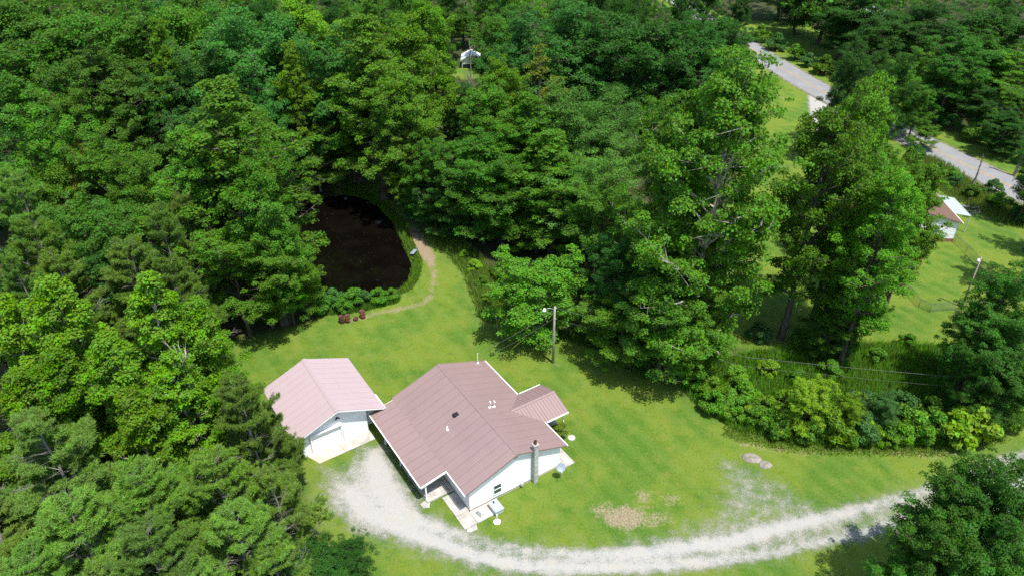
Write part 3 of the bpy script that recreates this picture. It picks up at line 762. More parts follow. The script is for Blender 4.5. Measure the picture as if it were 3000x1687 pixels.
# ------------------------------------------------------------------ the trees: x y height radius kind tint note
TREES = '''
-20.1 40.9 14.0 3.3 pine p -
-32.3 36.1 15.0 5.0 pine p -
-24.0 32.5 14.0 4.4 pine p -
-19.5 33.3 14.0 4.0 pine p -
-16.4 33.8 12.0 3.3 pine p -
-27.4 29.6 14.0 4.5 pine p -
-22.0 28.3 13.0 4.1 pine p -
-18.0 30.2 12.0 3.9 pine p -
-24.5 27.4 11.0 4.1 pine p -
-28.5 27.2 12.0 4.0 pine p -
-19.5 27.8 10.0 3.8 pine p -
-15.3 30.2 9.0 3.0 pine p -
-12.5 33.4 4.5 2.1 oak d cedar
-14.1 31.5 6.0 2.7 oak d cedar
-33.5 44.8 20.0 4.2 maple y -
-26.6 45.1 20.0 4.0 maple y -
-37.0 44.4 19.0 3.5 maple y -
-24.7 46.5 17.0 3.2 maple y -
-28.7 41.6 17.0 3.7 maple y -
-33.0 41.6 16.0 3.6 maple y -
-25.0 42.2 15.0 3.7 maple y -
-22.3 43.8 12.0 3.0 maple y -
-35.9 40.6 15.0 3.3 maple y -
-27.2 38.7 14.0 3.2 maple y -
-28.6 70.9 26.0 8.9 tulip f pondbig
-24.8 66.8 22.5 4.0 tulip f pondbig2
-32.3 68.2 22.0 5.3 tulip f -
-24.4 66.3 11.5 2.8 oak f -
-25.7 66.5 15.5 5.0 tulip f -
-28.6 64.3 14.0 4.9 oak f -
-22.9 67.3 8.5 2.6 oak f -
-26.6 65.8 7.0 4.1 oak f pondsmall
-25.2 66.5 18.5 3.5 tulip m -
-46.5 79.4 18.0 5.2 oak f -
-40.6 73.3 17.0 4.9 oak f -
-51.0 79.8 16.0 3.8 oak a -
-52.2 76.9 16.0 3.5 oak f -
-50.1 68.2 18.0 4.6 pine p -
-43.8 59.0 17.0 4.5 pine p -
-34.5 58.4 16.0 4.3 pine p -
-42.4 66.5 17.0 4.5 oak m -
-31.1 56.5 15.0 3.7 pine p -
-39.2 64.1 16.0 4.0 oak m -
-40.5 56.7 15.0 4.1 pine p -
-40.1 61.3 14.0 3.2 oak b -
-39.6 63.5 10.0 3.1 oak b -
-33.5 62.0 17.0 3.5 pine p -
-43.4 54.4 16.0 3.6 pine p -
-32.5 65.4 17.0 3.3 pine p -
-65.7 111.1 27.0 9.8 tulip m -
-63.9 96.9 24.0 7.0 oak m -
-55.6 97.6 24.0 7.0 tulip m -
-53.5 79.3 22.0 6.0 oak m -
-55.2 89.7 21.0 5.6 oak m -
-48.0 103.5 24.0 4.5 tulip y -
-54.3 110.2 26.0 6.8 tulip m -
-38.2 102.3 26.0 7.8 oak b -
-43.1 99.9 22.0 6.1 oak b -
-52.5 96.9 19.0 6.3 pine p -
-37.6 103.2 20.0 6.9 oak b -
-31.1 111.5 25.0 6.3 tulip y -
-29.4 99.5 22.0 4.4 tulip y -
-33.0 95.4 18.0 5.4 oak b -
-28.6 100.1 17.0 5.6 pine p -
-24.0 103.5 23.0 6.2 oak b -
-18.6 97.1 26.0 7.7 tulip f -
-14.3 101.3 25.0 5.5 tulip y -
-26.2 102.1 13.5 4.9 oak b -
-30.0 98.7 13.0 5.4 pine p -
-23.2 103.5 17.0 7.5 tulip f -
-48.7 99.2 18.0 5.0 oak b -
-71.3 108.4 26.0 7.6 tulip m -
-34.3 106.6 25.0 6.4 oak b -
-48.0 112.2 25.0 6.6 oak m -
-58.9 107.9 26.0 7.0 oak m -
-12.9 113.4 25.0 4.3 tulip y -
-10.8 178.0 9.0 6.5 tulip m -
-1.7 125.2 20.0 4.7 oak m -
1.9 111.8 23.0 6.7 oak b -
8.6 112.0 24.0 8.2 oak b -
15.8 113.7 23.0 7.7 oak d -
22.5 108.9 24.0 7.4 oak d -
29.9 112.0 21.0 7.9 oak d -
19.9 110.6 18.0 6.1 oak d -
11.7 110.9 18.0 6.1 oak b -
36.6 134.0 17.0 6.5 oak d -
15.9 105.1 15.0 5.3 oak d -
7.0 110.4 17.0 4.9 oak b -
-10.9 117.7 20.0 4.1 tulip m -
-13.9 90.9 21.5 4.6 tulip f -
-13.3 89.9 16.0 4.4 tulip a2 -
-10.1 86.9 14.5 4.1 oak m -
-1.5 98.2 20.0 3.6 tulip y -
-2.7 93.0 19.0 5.0 tulip f -
3.7 102.1 21.0 2.8 slim a -
5.8 94.4 19.0 3.2 slim a2 -
2.3 88.2 19.0 5.8 tulip f -
8.2 89.5 19.0 5.9 locust l -
12.4 90.9 18.0 5.5 locust l -
5.0 82.7 16.5 6.3 tulip y2 -
0.7 82.8 13.5 6.4 oak m -
-3.6 84.2 15.5 5.4 oak m -
-8.4 86.1 9.5 3.9 oak b -
-12.4 88.8 10.0 3.9 tulip f -
8.7 81.4 14.0 5.8 locust l -
-5.9 85.2 6.0 4.7 oak m -
10.4 72.5 15.0 4.2 oak m -
3.2 82.0 7.5 5.3 oak f -
-1.8 84.4 7.5 5.1 oak m -
-11.9 88.7 5.5 4.0 oak b -
7.5 80.9 8.0 4.9 oak m -
11.9 78.8 17.0 4.4 locust l -
-1.2 83.8 11.0 4.8 oak y2 -
18.8 59.5 31.0 7.6 sycamore s sycamore
16.0 64.7 26.0 5.0 sycamore s -
11.3 59.5 8.5 4.2 oak f -
14.7 57.1 12.5 4.5 oak m -
18.9 58.8 14.0 2.9 sycamore s -
16.9 56.5 8.0 3.6 oak f -
13.3 60.4 14.0 3.9 oak d -
10.5 64.0 12.0 3.5 oak d -
28.8 62.9 28.0 5.2 tulip f trunk
33.6 58.6 22.0 3.8 tulip y2 pairb
33.6 66.6 27.0 4.1 tulip y2 -
41.5 69.3 20.0 4.0 tulip f -
42.5 68.5 16.0 3.2 tulip y2 -
36.8 62.7 18.0 2.9 tulip y2 -
48.4 97.1 10.0 5.1 tulip y2 -
33.8 63.4 23.0 2.9 tulip f -
32.8 61.8 13.0 3.0 oak f -
35.8 63.1 14.0 2.8 tulip f -
35.4 60.9 9.0 2.8 oak f -
32.3 59.7 7.0 2.6 oak m -
83.5 154.1 15.0 8.1 oak d -
75.8 149.8 13.0 7.2 oak d -
76.7 164.7 12.0 8.2 oak d -
73.0 177.6 11.0 9.3 oak d -
70.5 199.3 7.5 9.3 oak d -
87.3 142.6 16.0 7.2 oak d -
92.7 141.0 17.0 7.5 oak d2 -
88.5 129.2 13.0 6.0 tulip f -
84.4 118.0 9.0 5.0 oak f -
85.2 133.4 14.0 5.8 oak d2 -
72.8 165.0 7.0 6.1 oak d -
74.5 148.2 6.5 5.6 oak d -
71.0 186.7 4.5 5.9 oak d -
79.3 127.7 8.0 4.6 oak d -
79.8 120.7 7.5 4.4 oak d -
79.4 111.7 4.0 3.8 oak d -
76.5 139.1 4.5 4.2 oak m -
75.7 125.5 17.0 5.8 tulip d2 -
73.0 131.0 12.0 4.6 oak m -
66.2 122.3 12.0 3.7 oak f -
67.9 118.2 10.0 3.3 oak m -
68.3 113.9 4.2 2.0 oak m roadside
68.8 88.5 12.0 3.1 oak d -
43.7 54.2 15.0 4.1 oak d2 -
42.4 53.1 12.0 2.7 oak d2 -
43.2 50.4 12.0 3.5 oak d2 -
40.8 50.5 9.0 2.0 oak d2 -
43.2 49.0 8.0 2.8 oak d2 -
29.5 32.4 14.0 3.4 tulip d2 -
31.3 31.5 14.0 3.2 tulip d2 -
27.7 30.8 11.5 2.7 tulip d2 -
29.6 30.5 11.0 3.4 tulip d2 -
26.4 30.3 7.0 2.3 oak d2 -
30.8 28.1 10.0 3.0 oak d2 -
2.4 63.6 10.8 4.8 small g small
6.3 71.9 4.0 2.5 oak b -
-39.5 38.0 9.0 4.2 pine p -
-37.0 35.0 8.0 4.2 pine p -
-42.0 36.0 10.0 4.2 pine p -
-40.0 33.0 13.0 4.2 pine p -
-36.0 28.5 12.0 4.2 pine p -
-43.0 39.0 14.0 4.2 pine p -
-38.0 24.0 11.0 4.2 pine p -
-31.0 24.0 11.0 4.2 pine p -
-98.0 126.5 17.0 4.1 oak m -
-89.3 139.6 19.8 3.2 tulip m -
-40.6 153.6 18.8 3.6 oak m -
20.9 80.6 19.4 3.4 oak b -
-54.4 137.9 21.8 3.8 tulip f -
112.5 153.8 19.2 4.0 oak d2 -
-71.1 82.4 15.9 3.7 tulip f -
-85.1 103.2 17.4 3.6 tulip m -
100.0 153.8 17.1 3.7 oak d -
111.9 147.2 17.8 3.6 oak d2 -
-86.3 109.8 14.6 3.5 pine p -
60.2 119.2 15.8 3.1 oak d -
-18.8 126.8 19.8 3.1 oak m -
-54.8 148.8 17.4 3.0 pine p -
24.8 86.5 18.1 4.2 tulip f -
-19.7 150.9 19.6 3.4 pine p -
86.4 104.0 15.7 3.3 oak d -
8.4 148.6 18.2 3.9 tulip f -
-31.4 87.3 18.2 3.6 tulip m -
-101.2 171.0 17.1 4.1 tulip d -
108.4 138.9 21.7 3.7 oak d -
-5.1 159.3 17.9 3.2 tulip m -
-29.5 127.9 20.8 3.3 tulip d -
32.3 143.7 20.7 3.3 tulip d -
-40.1 91.3 16.2 3.4 tulip d -
-0.5 133.2 19.3 3.9 tulip b -
-66.1 162.8 17.6 3.3 tulip d -
-72.2 147.5 19.8 4.0 oak m -
-15.2 132.1 20.0 4.3 tulip m -
-79.6 138.4 19.4 3.6 pine p -
-87.1 145.6 20.5 3.9 oak m -
-19.2 141.6 21.9 3.8 oak m -
-50.7 132.7 17.5 3.4 oak b -
19.0 126.3 22.8 3.7 oak d -
-47.4 168.6 17.6 3.4 pine p -
81.5 96.9 15.1 3.5 tulip d2 -
-42.2 124.5 18.2 3.7 oak m -
-35.2 133.4 18.8 3.7 tulip b -
-62.5 81.3 14.6 3.7 tulip d -
19.2 74.2 16.5 3.6 oak f -
21.2 141.4 21.2 4.0 oak d2 -
-79.5 123.4 23.0 3.1 tulip b -
-59.2 169.2 17.8 3.8 oak m -
-1.3 154.3 20.0 3.6 oak b -
-40.7 146.6 17.3 3.6 oak f -
-81.3 153.5 18.1 3.2 tulip m -
-49.5 123.3 21.0 3.6 oak f -
40.6 156.7 17.5 3.3 tulip d -
-79.6 116.2 16.8 3.6 oak m -
-67.0 137.0 19.9 3.6 oak m -
27.9 154.8 17.0 3.4 oak d2 -
54.3 60.2 19.5 3.3 tulip d -
-108.2 168.5 17.6 3.0 tulip d -
58.0 108.3 18.3 3.2 oak d -
-73.7 141.0 20.9 3.8 pine p -
-29.8 140.0 19.5 3.3 oak f -
-42.1 130.7 21.2 3.4 tulip d -
-40.2 138.6 18.5 3.4 oak f -
9.2 138.6 20.0 3.7 tulip b -
16.5 158.9 17.2 3.9 tulip d2 -
-50.3 56.5 18.4 3.5 oak b -
-97.2 145.2 17.2 4.2 oak d -
-26.8 153.4 17.9 4.3 oak m -
-45.5 142.1 20.4 3.2 oak d -
29.9 101.4 18.8 3.1 oak b -
-39.9 116.1 14.2 3.1 tulip d -
-81.3 95.5 15.9 4.1 tulip m -
-79.8 160.0 18.2 4.3 oak f -
0.4 146.1 20.7 3.7 oak m -
18.7 148.1 20.9 3.9 oak d -
-79.3 148.2 20.9 3.1 pine p -
-112.7 145.9 17.1 4.2 oak d -
-104.1 143.2 22.3 3.9 oak f -
-63.1 144.0 17.2 3.6 oak d -
-42.8 46.2 15.4 3.2 pine p -
19.4 134.6 17.6 3.4 oak d -
-66.3 87.0 17.6 3.9 tulip b -
90.9 111.6 14.9 3.8 oak d -
-99.4 163.4 17.0 3.6 pine p -
-39.1 85.2 18.0 3.5 oak b -
-6.2 101.6 16.0 3.0 tulip b -
53.5 102.8 14.7 3.0 oak d2 -
27.7 95.8 14.7 3.9 tulip m -
-86.1 120.3 19.9 3.2 tulip f -
-20.3 116.8 19.7 3.4 pine p -
60.6 70.5 18.4 3.9 oak d -
10.3 124.4 22.2 3.2 tulip d -
-73.4 90.1 18.8 3.4 tulip f -
-91.8 114.1 16.2 3.3 pine p -
96.5 132.6 19.4 3.2 tulip d -
-71.8 124.9 21.1 4.2 pine p -
-92.1 168.5 17.2 3.4 oak m -
-97.6 155.6 20.5 4.1 pine p -
-8.8 106.7 13.3 3.4 tulip m -
-104.8 133.0 21.3 3.6 oak b -
49.7 52.7 18.3 3.3 oak d -
-36.6 162.9 18.6 4.1 tulip b -
-13.2 167.8 17.5 3.8 oak m -
-18.4 163.4 18.3 3.0 oak m -
-59.5 66.4 17.4 3.6 tulip d -
40.2 78.7 15.9 3.0 oak m -
38.2 164.9 17.6 3.7 oak d -
50.8 108.7 19.0 3.4 oak d -
-90.2 128.5 21.5 4.0 oak m -
-95.5 133.3 17.4 3.0 pine p -
45.3 149.7 19.6 3.8 tulip d -
54.7 116.5 17.7 3.1 tulip d -
-92.7 161.1 18.5 3.3 tulip m -
-115.2 156.1 17.4 3.6 tulip d -
-96.5 118.6 16.5 3.2 oak f -
-25.8 146.5 20.4 3.8 tulip m -
-66.8 156.5 17.6 3.3 tulip m -
95.4 117.6 17.9 3.6 oak d2 -
12.8 133.3 21.9 3.0 tulip d -
-48.3 49.0 16.7 3.7 oak m -
35.9 120.6 19.1 3.8 oak d -
30.5 127.5 19.7 3.5 oak d -
11.4 98.8 14.4 3.5 oak m -
-122.9 167.1 18.2 4.0 oak f -
68.4 78.6 14.2 3.7 oak d -
-56.4 122.6 22.6 4.1 tulip b -
'''
KIND_WORDS = {'oak': 'round-crowned broadleaf tree', 'tulip': 'upright broadleaf tree', 'pine': 'feathery pine tree', 'maple': 'layered broadleaf tree',
              'sycamore': 'sycamore with pale limbs', 'slim': 'slim thin-crowned tree', 'locust': 'fine-leaved tree with upswept shoots', 'near': 'leafy broadleaf tree'}
TINT_WORDS = {'m': 'mid-green', 'f': 'fresh-green', 'y': 'yellow-green', 'y2': 'light-green', 'b': 'blue-green', 'd': 'dark-green', 'd2': 'deep-green',
              'p': 'olive-green', 'a': 'yellow-tinged', 'a2': 'olive-tinged', 'l': 'pale-green', 's': 'olive-yellow'}
def zone(x, y):
    if y < 52 and x < -8: return 'in the grove beside the pink-roofed garage'
    if y < 46 and x > 20: return 'beside the gravel drive'
    if x > 36 and y < 60: return 'behind the shrub row along the drive'
    if x < -12 and y < 80: return 'in the woods between garage and pond'
    if x < -30: return 'in the woods left of the pond'
    if x > 70: return 'in the woods across the asphalt road'
    if x > 42 and y > 62 and y < 118: return 'beside the brown-roofed house'
    if x > 12 and y < 96: return 'along the overgrown strip by the lawn'
    if y < 120: return 'in the woods right of the pond'
    if x > 25: return 'in the woods near the asphalt road'
    return 'in the deep woods beyond the pond'
SPECIAL = {
    'pondbig': 'very tall broad fresh-green tree at the left bank of the pond',
    'pondbig2': 'tall fresh-green tree leaning out over the pond beside the broadest one',
    'pondsmall': 'low bushy tree with branches hanging to the shaded lawn near the pond',
    'sycamore': 'huge sycamore with white upper limbs at the edge of the lawn',
    'trunk': 'tall tree with a long bare grey trunk behind the overgrown strip',
    'pairb': 'tall light-green tree beside the one with the bare grey trunk',
    'small': 'small dense round tree standing on the lawn behind the utility pole',
}
for row in TREES.split('\n'):
    if not row.strip(): continue
    x, y, h, r, kind, tint, note = row.split()
    x, y, h, r = float(x), float(y), float(h), float(r)
    if tint == 'd2' and y < 40: kind = 'near'
    if kind in ('oak', 'tulip') and h < 1.9 * r:
        if x > 66: h = 1.9 * r
        else: r = h / 1.9
    if note == 'cedar':
        plant('cedar_bush', 'near', x, y, h, r, 'd', 'low dark green cedar at the bend of the gravel drive', 'cedar', 'dark cedars at the bend of the drive'); continue
    if note == 'roadside':
        plant('young_tree', 'oak', x, y, h, r, tint, 'thin young tree at the near edge of the asphalt road', 'tree', 'young trees at the road edge'); continue
    if note in SPECIAL:
        plant({'sycamore': 'sycamore_tree'}.get(note, 'broadleaf_tree'), kind, x, y, h, r, tint, SPECIAL[note], 'tree'); continue
    size = 'low' if h < 9 else 'medium-height' if h < 14 else 'tall' if h < 20 else 'very tall'
    lab = '%s %s %s %s' % (size, TINT_WORDS[tint], KIND_WORDS[kind], zone(x, y))
    nm = {'pine': 'pine_tree', 'sycamore': 'sycamore_tree', 'maple': 'maple_tree', 'locust': 'locust_tree'}.get(kind, 'broadleaf_tree')
    plant(nm, kind, x, y, h, r, tint, lab, 'pine tree' if kind == 'pine' else 'tree', lab[:1].upper() + lab[1:] + 's' if False else 'trees: ' + lab)

# shrubs
SHRUB_T = [(0.088, 0.205, 0.018), (0.122, 0.245, 0.018), (0.062, 0.155, 0.036), (0.155, 0.280, 0.018)]
SHRUB_W = ['mid-green', 'light-green', 'blue-green', 'bright yellow-green']
HEDGE = [(19.3, 53.7, 2.5, 1), (20.3, 51.4, 2.2, 0), (21.9, 51.9, 3.2, 1), (22.5, 49.8, 2.4, 0), (24.0, 48.7, 2.6, 0), (26.4, 48.9, 6.8, 3), (28.5, 48.2, 3.6, 1), (30.1, 48.6, 4.8, 3), (31.4, 48.1, 3.2, 2), (33.1, 48.6, 5.0, 2), (34.8, 48.4, 3.6, 0), (35.9, 47.6, 3.4, 1), (37.6, 47.6, 3.4, 0), (39.4, 47.5, 3.6, 3), (41.3, 47.8, 3.8, 3), (43.5, 48.5, 3, 2), (45.6, 49.5, 3, 1), (28.7, 50.8, 3, 0), (32.6, 51.0, 3, 2), (25.9, 51.3, 3, 1), (21.6, 53.6, 2.6, 0), (36.2, 50.7, 3, 2), (38.5, 50.1, 3, 0), (41.1, 50.1, 3, 2), (23.6, 50.6, 2.8, 1), (30.2, 47.3, 1.8, 0), (26.2, 47.7, 1.7, 0), (33.5, 47.2, 1.9, 1), (17.9, 55.2, 2.0, 0), (16.5, 56.6, 2.2, 2), (14.2, 58.9, 2.2, 2), (12.0, 61.0, 2.0, 0), (10.0, 62.8, 2.4, 2)]
hr_ = random.Random(8)
for i in range(34):
    t = i / 33
    HEDGE.append((18.6 + 27 * t + hr_.uniform(-.5, .5), 52.2 - 4.2 * min(1, t * 3.2) + 1.6 * max(0, t - 0.75) * 4 + hr_.uniform(-.3, 1.2), hr_.uniform(1.5, 2.6), hr_.choice((0, 0, 1, 1, 3))))
for x, y, h, k in HEDGE:
    big = h > 4.4
    plant('shrub', 'bigleaf' if (k == 3 and not big) else ('bush' if not big else 'small'), x, y, h, (h * 0.52 if not big else h * 0.30), SHRUB_T[k],
          ('tall %s shrub rising above the shrub row by the drive' if big else '%s shrub in the overgrown row along the lawn') % SHRUB_W[k], 'shrub',
          'tall shrubs of the row' if big else '%s shrubs of the overgrown row' % SHRUB_W[k], parts=('stem', 'foliage'))
def shrubs(lst, place, group):
    for x, y, h, k in lst:
        plant('shrub', 'bush', x, y, h, h * 0.62, SHRUB_T[k], '%s shrub %s' % (SHRUB_W[k], place), 'shrub', '%s %s' % (SHRUB_W[k], group), parts=('stem', 'foliage'))
shrubs([(-19.4, 68.8, 1.9, 0), (-18.3, 69.9, 2.4, 0), (-17.0, 70.2, 1.9, 2), (-15.4, 70.6, 2.0, 0), (-14.1, 71.3, 1.5, 0), (-20.6, 69.9, 2.4, 2), (-21.8, 69.0, 2.6, 0)], 'on the pond bank behind the rusty drums', 'shrubs on the pond bank')
shrubs([(-4.6, 77.4, 1.6, 3), (-6.0, 80.3, 1.2, 3), (-3.5, 73.8, 1.5, 0), (-2.9, 70.4, 1.3, 1), (-1.3, 75.5, 2.2, 0), (-8.3, 85.5, 2, 0), (-10.3, 90.0, 2.4, 2)], 'along the edge of the grass strip by the pond', 'shrubs along the grass strip')
shrubs([(41.8, 61.5, 1.6, 0), (22.2, 56.0, 2, 1), (25.8, 57.2, 1.8, 3), (28.2, 55.9, 1.6, 0), (31.7, 56.8, 2.0, 0), (37.4, 58.9, 1.8, 0), (42.9, 57.5, 1.6, 0), (26.5, 63.0, 2.2, 2), (30.5, 62.0, 2.0, 0), (34, 60, 2.2, 2), (22, 61, 2.4, 0)], 'in the weedy ground behind the shrub row', 'shrubs in the weedy ground')
shrubs([(66.0, 104.1, 2, 0), (66.3, 99.8, 2, 2), (66.6, 95.8, 2.2, 0), (70.8, 97.7, 2.2, 2), (65.1, 110.1, 2.5, 2), (70.2, 88.5, 3, 2), (69, 93, 2.4, 0), (66.8, 101.8, 2.2, 0)], 'on the bank below the asphalt road', 'shrubs on the road bank')
shrubs([(80, 112, 3, 2), (77, 122, 3, 2), (84, 105, 3, 2), (68, 150, 3, 2), (72, 142, 3.4, 2), (65, 160, 3, 2), (75, 132, 3, 2), (79, 117, 4, 0), (82.5, 108, 4, 0), (72.8, 137, 4, 0), (70.2, 146.5, 4, 0), (66.6, 155, 4, 0), (63.6, 165, 3.6, 0), (77.5, 126, 4, 0), (87, 101, 4, 0), (62, 173, 4, 2), (60.5, 181, 4, 0)], 'on the far verge of the asphalt road', 'shrubs on the far verge')

# a leafless dead tree in the middle of the woods
def dead_tree(name, x, y, h, seed, label, bark='bark_grey', spread=0.32):
    rng = np.random.default_rng(seed)
    e = empty(name, (x, y, gz(x, y)))
    mb = MB(); tl = trunk_line(rng, h, 0.03)
    mb.tube(tl, [0.20 * (1 - 0.9 * i / len(tl)) for i in range(len(tl))], 7, cap=False)
    mb.build('trunk', M[bark], e, True)
    lb = MB()
    for i in range(16):
        z0 = h * rng.uniform(0.35, 0.95); az = rng.random() * 6.28; L = h * spread * rng.uniform(0.4, 1.0) * (1.2 - z0 / h)
        b0 = at_line(tl, z0); d = Vector((math.cos(az), math.sin(az), rng.uniform(0.7, 1.8))).normalized()
        pts = [b0 + d * (L * s) + Vector(rng.normal(size=3) * 0.08 * L * s) for s in (0, .33, .66, 1)]
        polytube(lb, pts, 0.07, 0.015, 4)
        for _ in range(4):
            a = pts[1].lerp(pts[3], rng.random()); f = a + (d + Vector(rng.normal(size=3) * 0.7)).normalized() * L * 0.4
            lb.tube([a, f], [0.025, 0.008], 3, cap=False)
    lb.build('bare_branches', M[bark], e, True)
    tag(e, label, 'dead tree')
dead_tree('dead_tree', -6.5, 120.5, 17, 5, 'leafless grey dead tree standing among the green crowns beyond the pond')
dead_tree('dead_tree', -24.4, 42.6, 15.5, 21, 'pale dead tree with a thick broken limb among the yellow-green trees by the garage', 'bark_pale', 0.4)
dead_tree('dead_tree', -45.5, 60.0, 15, 8, 'bare grey dead tree among the olive pines', spread=0.25)

# weeds and tall grass where nobody mows
def weeds(name, pts_fn, n, hgt, seed, label, cols):
    rng = np.random.default_rng(seed)
    P = pts_fn(rng, n)
    n = len(P)
    az = rng.random(n) * 6.28
    d = np.column_stack([np.cos(az), np.sin(az), np.zeros(n)])
    L = hgt * (0.5 + rng.random(n))
    base = np.column_stack([P, ground_z(P)])
    w = 0.035 + 0.03 * rng.random(n)
    side = np.column_stack([-np.sin(az), np.cos(az), np.zeros(n)]) * w[:, None]
    tip = base + d * (L * rng.uniform(0.15, 0.6, n))[:, None] + np.array([0, 0, 1]) * L[:, None]
    V = np.stack([base - side, base + side, tip], 1).reshape(-1, 3)
    o = link(name, np_mesh(name, V, np.arange(n * 3).reshape(-1, 3), M['leaf'], nper=3))
    o.color = cols + (1,)
    tag(o, label, 'weeds', kind='stuff')
def in_poly(poly, lo=0.0):
    q = np.array(poly)
    def f(rng, n):
        P = rng.uniform(q.min(0), q.max(0), (n * 2, 2))
        return P[poly_sd(P, poly) > lo][:n]
    return f
def by_line(line, w):
    q = np.array(line)
    def f(rng, n):
        P = rng.uniform(q.min(0) - w, q.max(0) + w, (n * 12, 2))
        dd = seg_dist(P, line)
        return P[dd < w * rng.random(len(P)) ** 0.7][:n]
    return f
weeds('tall_weeds', in_poly(MEADOW), 45000, 0.7, 1, 'tall weeds filling the ground behind the shrub row', (0.085, 0.195, 0.018))
weeds('tall_weeds', by_line(WEEDROW, 2.0), 15000, 0.6, 2, 'rank grass along the edge of the strip by the pond', (0.120, 0.200, 0.030))
weeds('shore_grass', by_line([(-24.7, 100.0), (-22.0, 99.2), (-18.9, 96), (-16.2, 91.4), (-14.6, 87.3), (-13.2, 83), (-12.0, 79.6), (-11.9, 76), (-12.6, 73.4), (-14.4, 72.2)], 0.8), 12000, 0.35, 3, 'bright shore grass fringing the pond', (0.100, 0.190, 0.020))
weeds('bank_weeds', by_line([(-21.8, 69.2), (-19, 69.4), (-17, 70.0), (-14.2, 71.2)], 1.3), 9000, 0.6, 11, 'tangled weeds among the shrubs on the pond bank', (0.080, 0.180, 0.020))
weeds('verge_grass', by_line([(20.0, 48.9), (24, 47.4), (28, 46.9), (33, 46.8), (38, 46.6), (44, 48.2)], 1.1), 7000, 0.2, 4, 'rough grass at the foot of the shrub row', (0.125, 0.205, 0.028))
weeds('bank_grass', by_line([(66, 108), (66.5, 101), (68, 95), (70, 90)], 4.0), 16000, 0.6, 5, 'rough grass on the bank below the asphalt road', (0.110, 0.165, 0.030))
weeds('lawn_edge_grass', by_line([(0.5, 66), (5, 64.2), (8.2, 63), (13, 58.3), (14.0, 57.3)], 1.3), 8000, 0.35, 6, 'rough grass under the trees at the lawn edge', (0.075, 0.150, 0.020))

# the far wood that closes the view
rng = np.random.default_rng(77)
C, RA = [], []
for x in np.arange(-230, 231, 6.5):
    for y in np.arange(168, 330, 7.5):
        px, py = x + rng.normal() * 1.6, y + rng.normal() * 1.6
        if seg_dist([(px, py)], ROAD)[0] < 8 or abs(px) > y * 0.9: continue
        h, b = rng.uniform(13, 21), gz(px, py)
        for k in range(9):
            a, q = rng.random() * 6.28, rng.random()
            w = 3.3 * (1 - q) ** 0.6
            C.append((px + w * math.cos(a), py + w * math.sin(a), b + h * (0.45 + 0.5 * q))); RA.append(rng.uniform(1.0, 1.9))
C, RA = np.array(C), np.array(RA)
V, F = leaves(rng, C, RA, np.full(len(C), 14), 0.85, flat=0.7)
o = link('far_woods', np_mesh('far_woods', V, F, M['leaf'])); o.color = TINT['m'] + (1,)
tag(o, 'unbroken far wood closing the view behind the trees', 'woods', kind='stuff')

# ------------------------------------------------------------------ metal roofing, panel by panel
def panel_mesh(name, w, run, z_hi, z_lo, mat, sgn, rib=0.013, n=4, thick=0.025):
    """ribbed sheet: x across the sheet 0..w, y from 0 (ridge) to sgn*run (eave)"""
    mb = MB()
    prof = []
    for i in range(n):
        a = w * i / n
        prof += [(a, rib), (a + 0.028, rib), (a + 0.068, 0.0), (a + w / n - 0.04, 0.0)]
    prof.append((w, rib * 0.2))
    g = 0.0012
    prof = [(min(max(x, g), w - g), z) for x, z in prof]
    k = len(prof)
    for (y, z) in ((0, z_hi), (sgn * run, z_lo)):
        mb.v += [(x, y, z + h) for x, h in prof]
    for (y, z) in ((0, z_hi), (sgn * run, z_lo)):
        mb.v += [(prof[0][0], y, z - thick), (prof[-1][0], y, z - thick)]
    for i in range(k - 1):
        f = (i, i + 1, k + i + 1, k + i)
        mb.f.append(f if sgn > 0 else f[::-1]); mb.m.append(0)
    b = 2 * k
    for f in ((b, b + 2, b + 3, b + 1), (0, k, b + 2, b), (k - 1, b + 1, b + 3, 2 * k - 1)):
        mb.f.append(f if sgn > 0 else f[::-1]); mb.m.append(0)
    f = tuple(range(k)) + (b + 1, b); mb.f.append(f[::-1] if sgn > 0 else f); mb.m.append(0)
    f = tuple(range(k, 2 * k)) + (b + 3, b + 2); mb.f.append(f if sgn > 0 else f[::-1]); mb.m.append(0)
    return mb.mesh(name, mat)

def lay_panels(parent, x0, x1, count, y0, run, z_hi, z_lo, mat, sgn, axis='x', **kw):
    w = (x1 - x0) / count
    me = panel_mesh('roof_panel', w, run, z_hi, z_lo, mat, sgn, **kw)
    for i in range(count):
        if axis == 'x': link('roof_panel', me, parent, (x0 + i * w, y0, 0))

def beam(name, p, q, w, hgt, mat, parent):
    """box-section board from p to q, hgt downwards, w wide"""
    p, q = Vector(p), Vector(q)
    d = (q - p); d.z = 0; d.normalize()
    s = Vector((-d.y, d.x, 0)) * (w / 2)
    u = Vector((0, 0, hgt))
    mb = MB()
    mb.hexa([p - s - u, p + s - u, q + s - u, q - s - u][::-1] if False else [p - s - u, q - s - u, q + s - u, p + s - u, p - s, q - s, q + s, p + s])
    return mb.build(name, mat, parent)

def gable_prism(mb, x0, x1, hw, z0, ze, zr):
    """closed gabled block"""
    pts = [(-hw, z0), (hw, z0), (hw, ze), (0, zr), (-hw, ze)]
    n = len(mb.v)
    mb.v += [(x0, y, z) for y, z in pts] + [(x1, y, z) for y, z in pts]
    mb.f.append((n, n + 4, n + 3, n + 2, n + 1)); mb.f.append((n + 5, n + 6, n + 7, n + 8, n + 9))
    for i in range(5):
        j = (i + 1) % 5
        mb.f.append((n + i, n + j, n + 5 + j, n + 5 + i))
    mb.m += [0] * 7

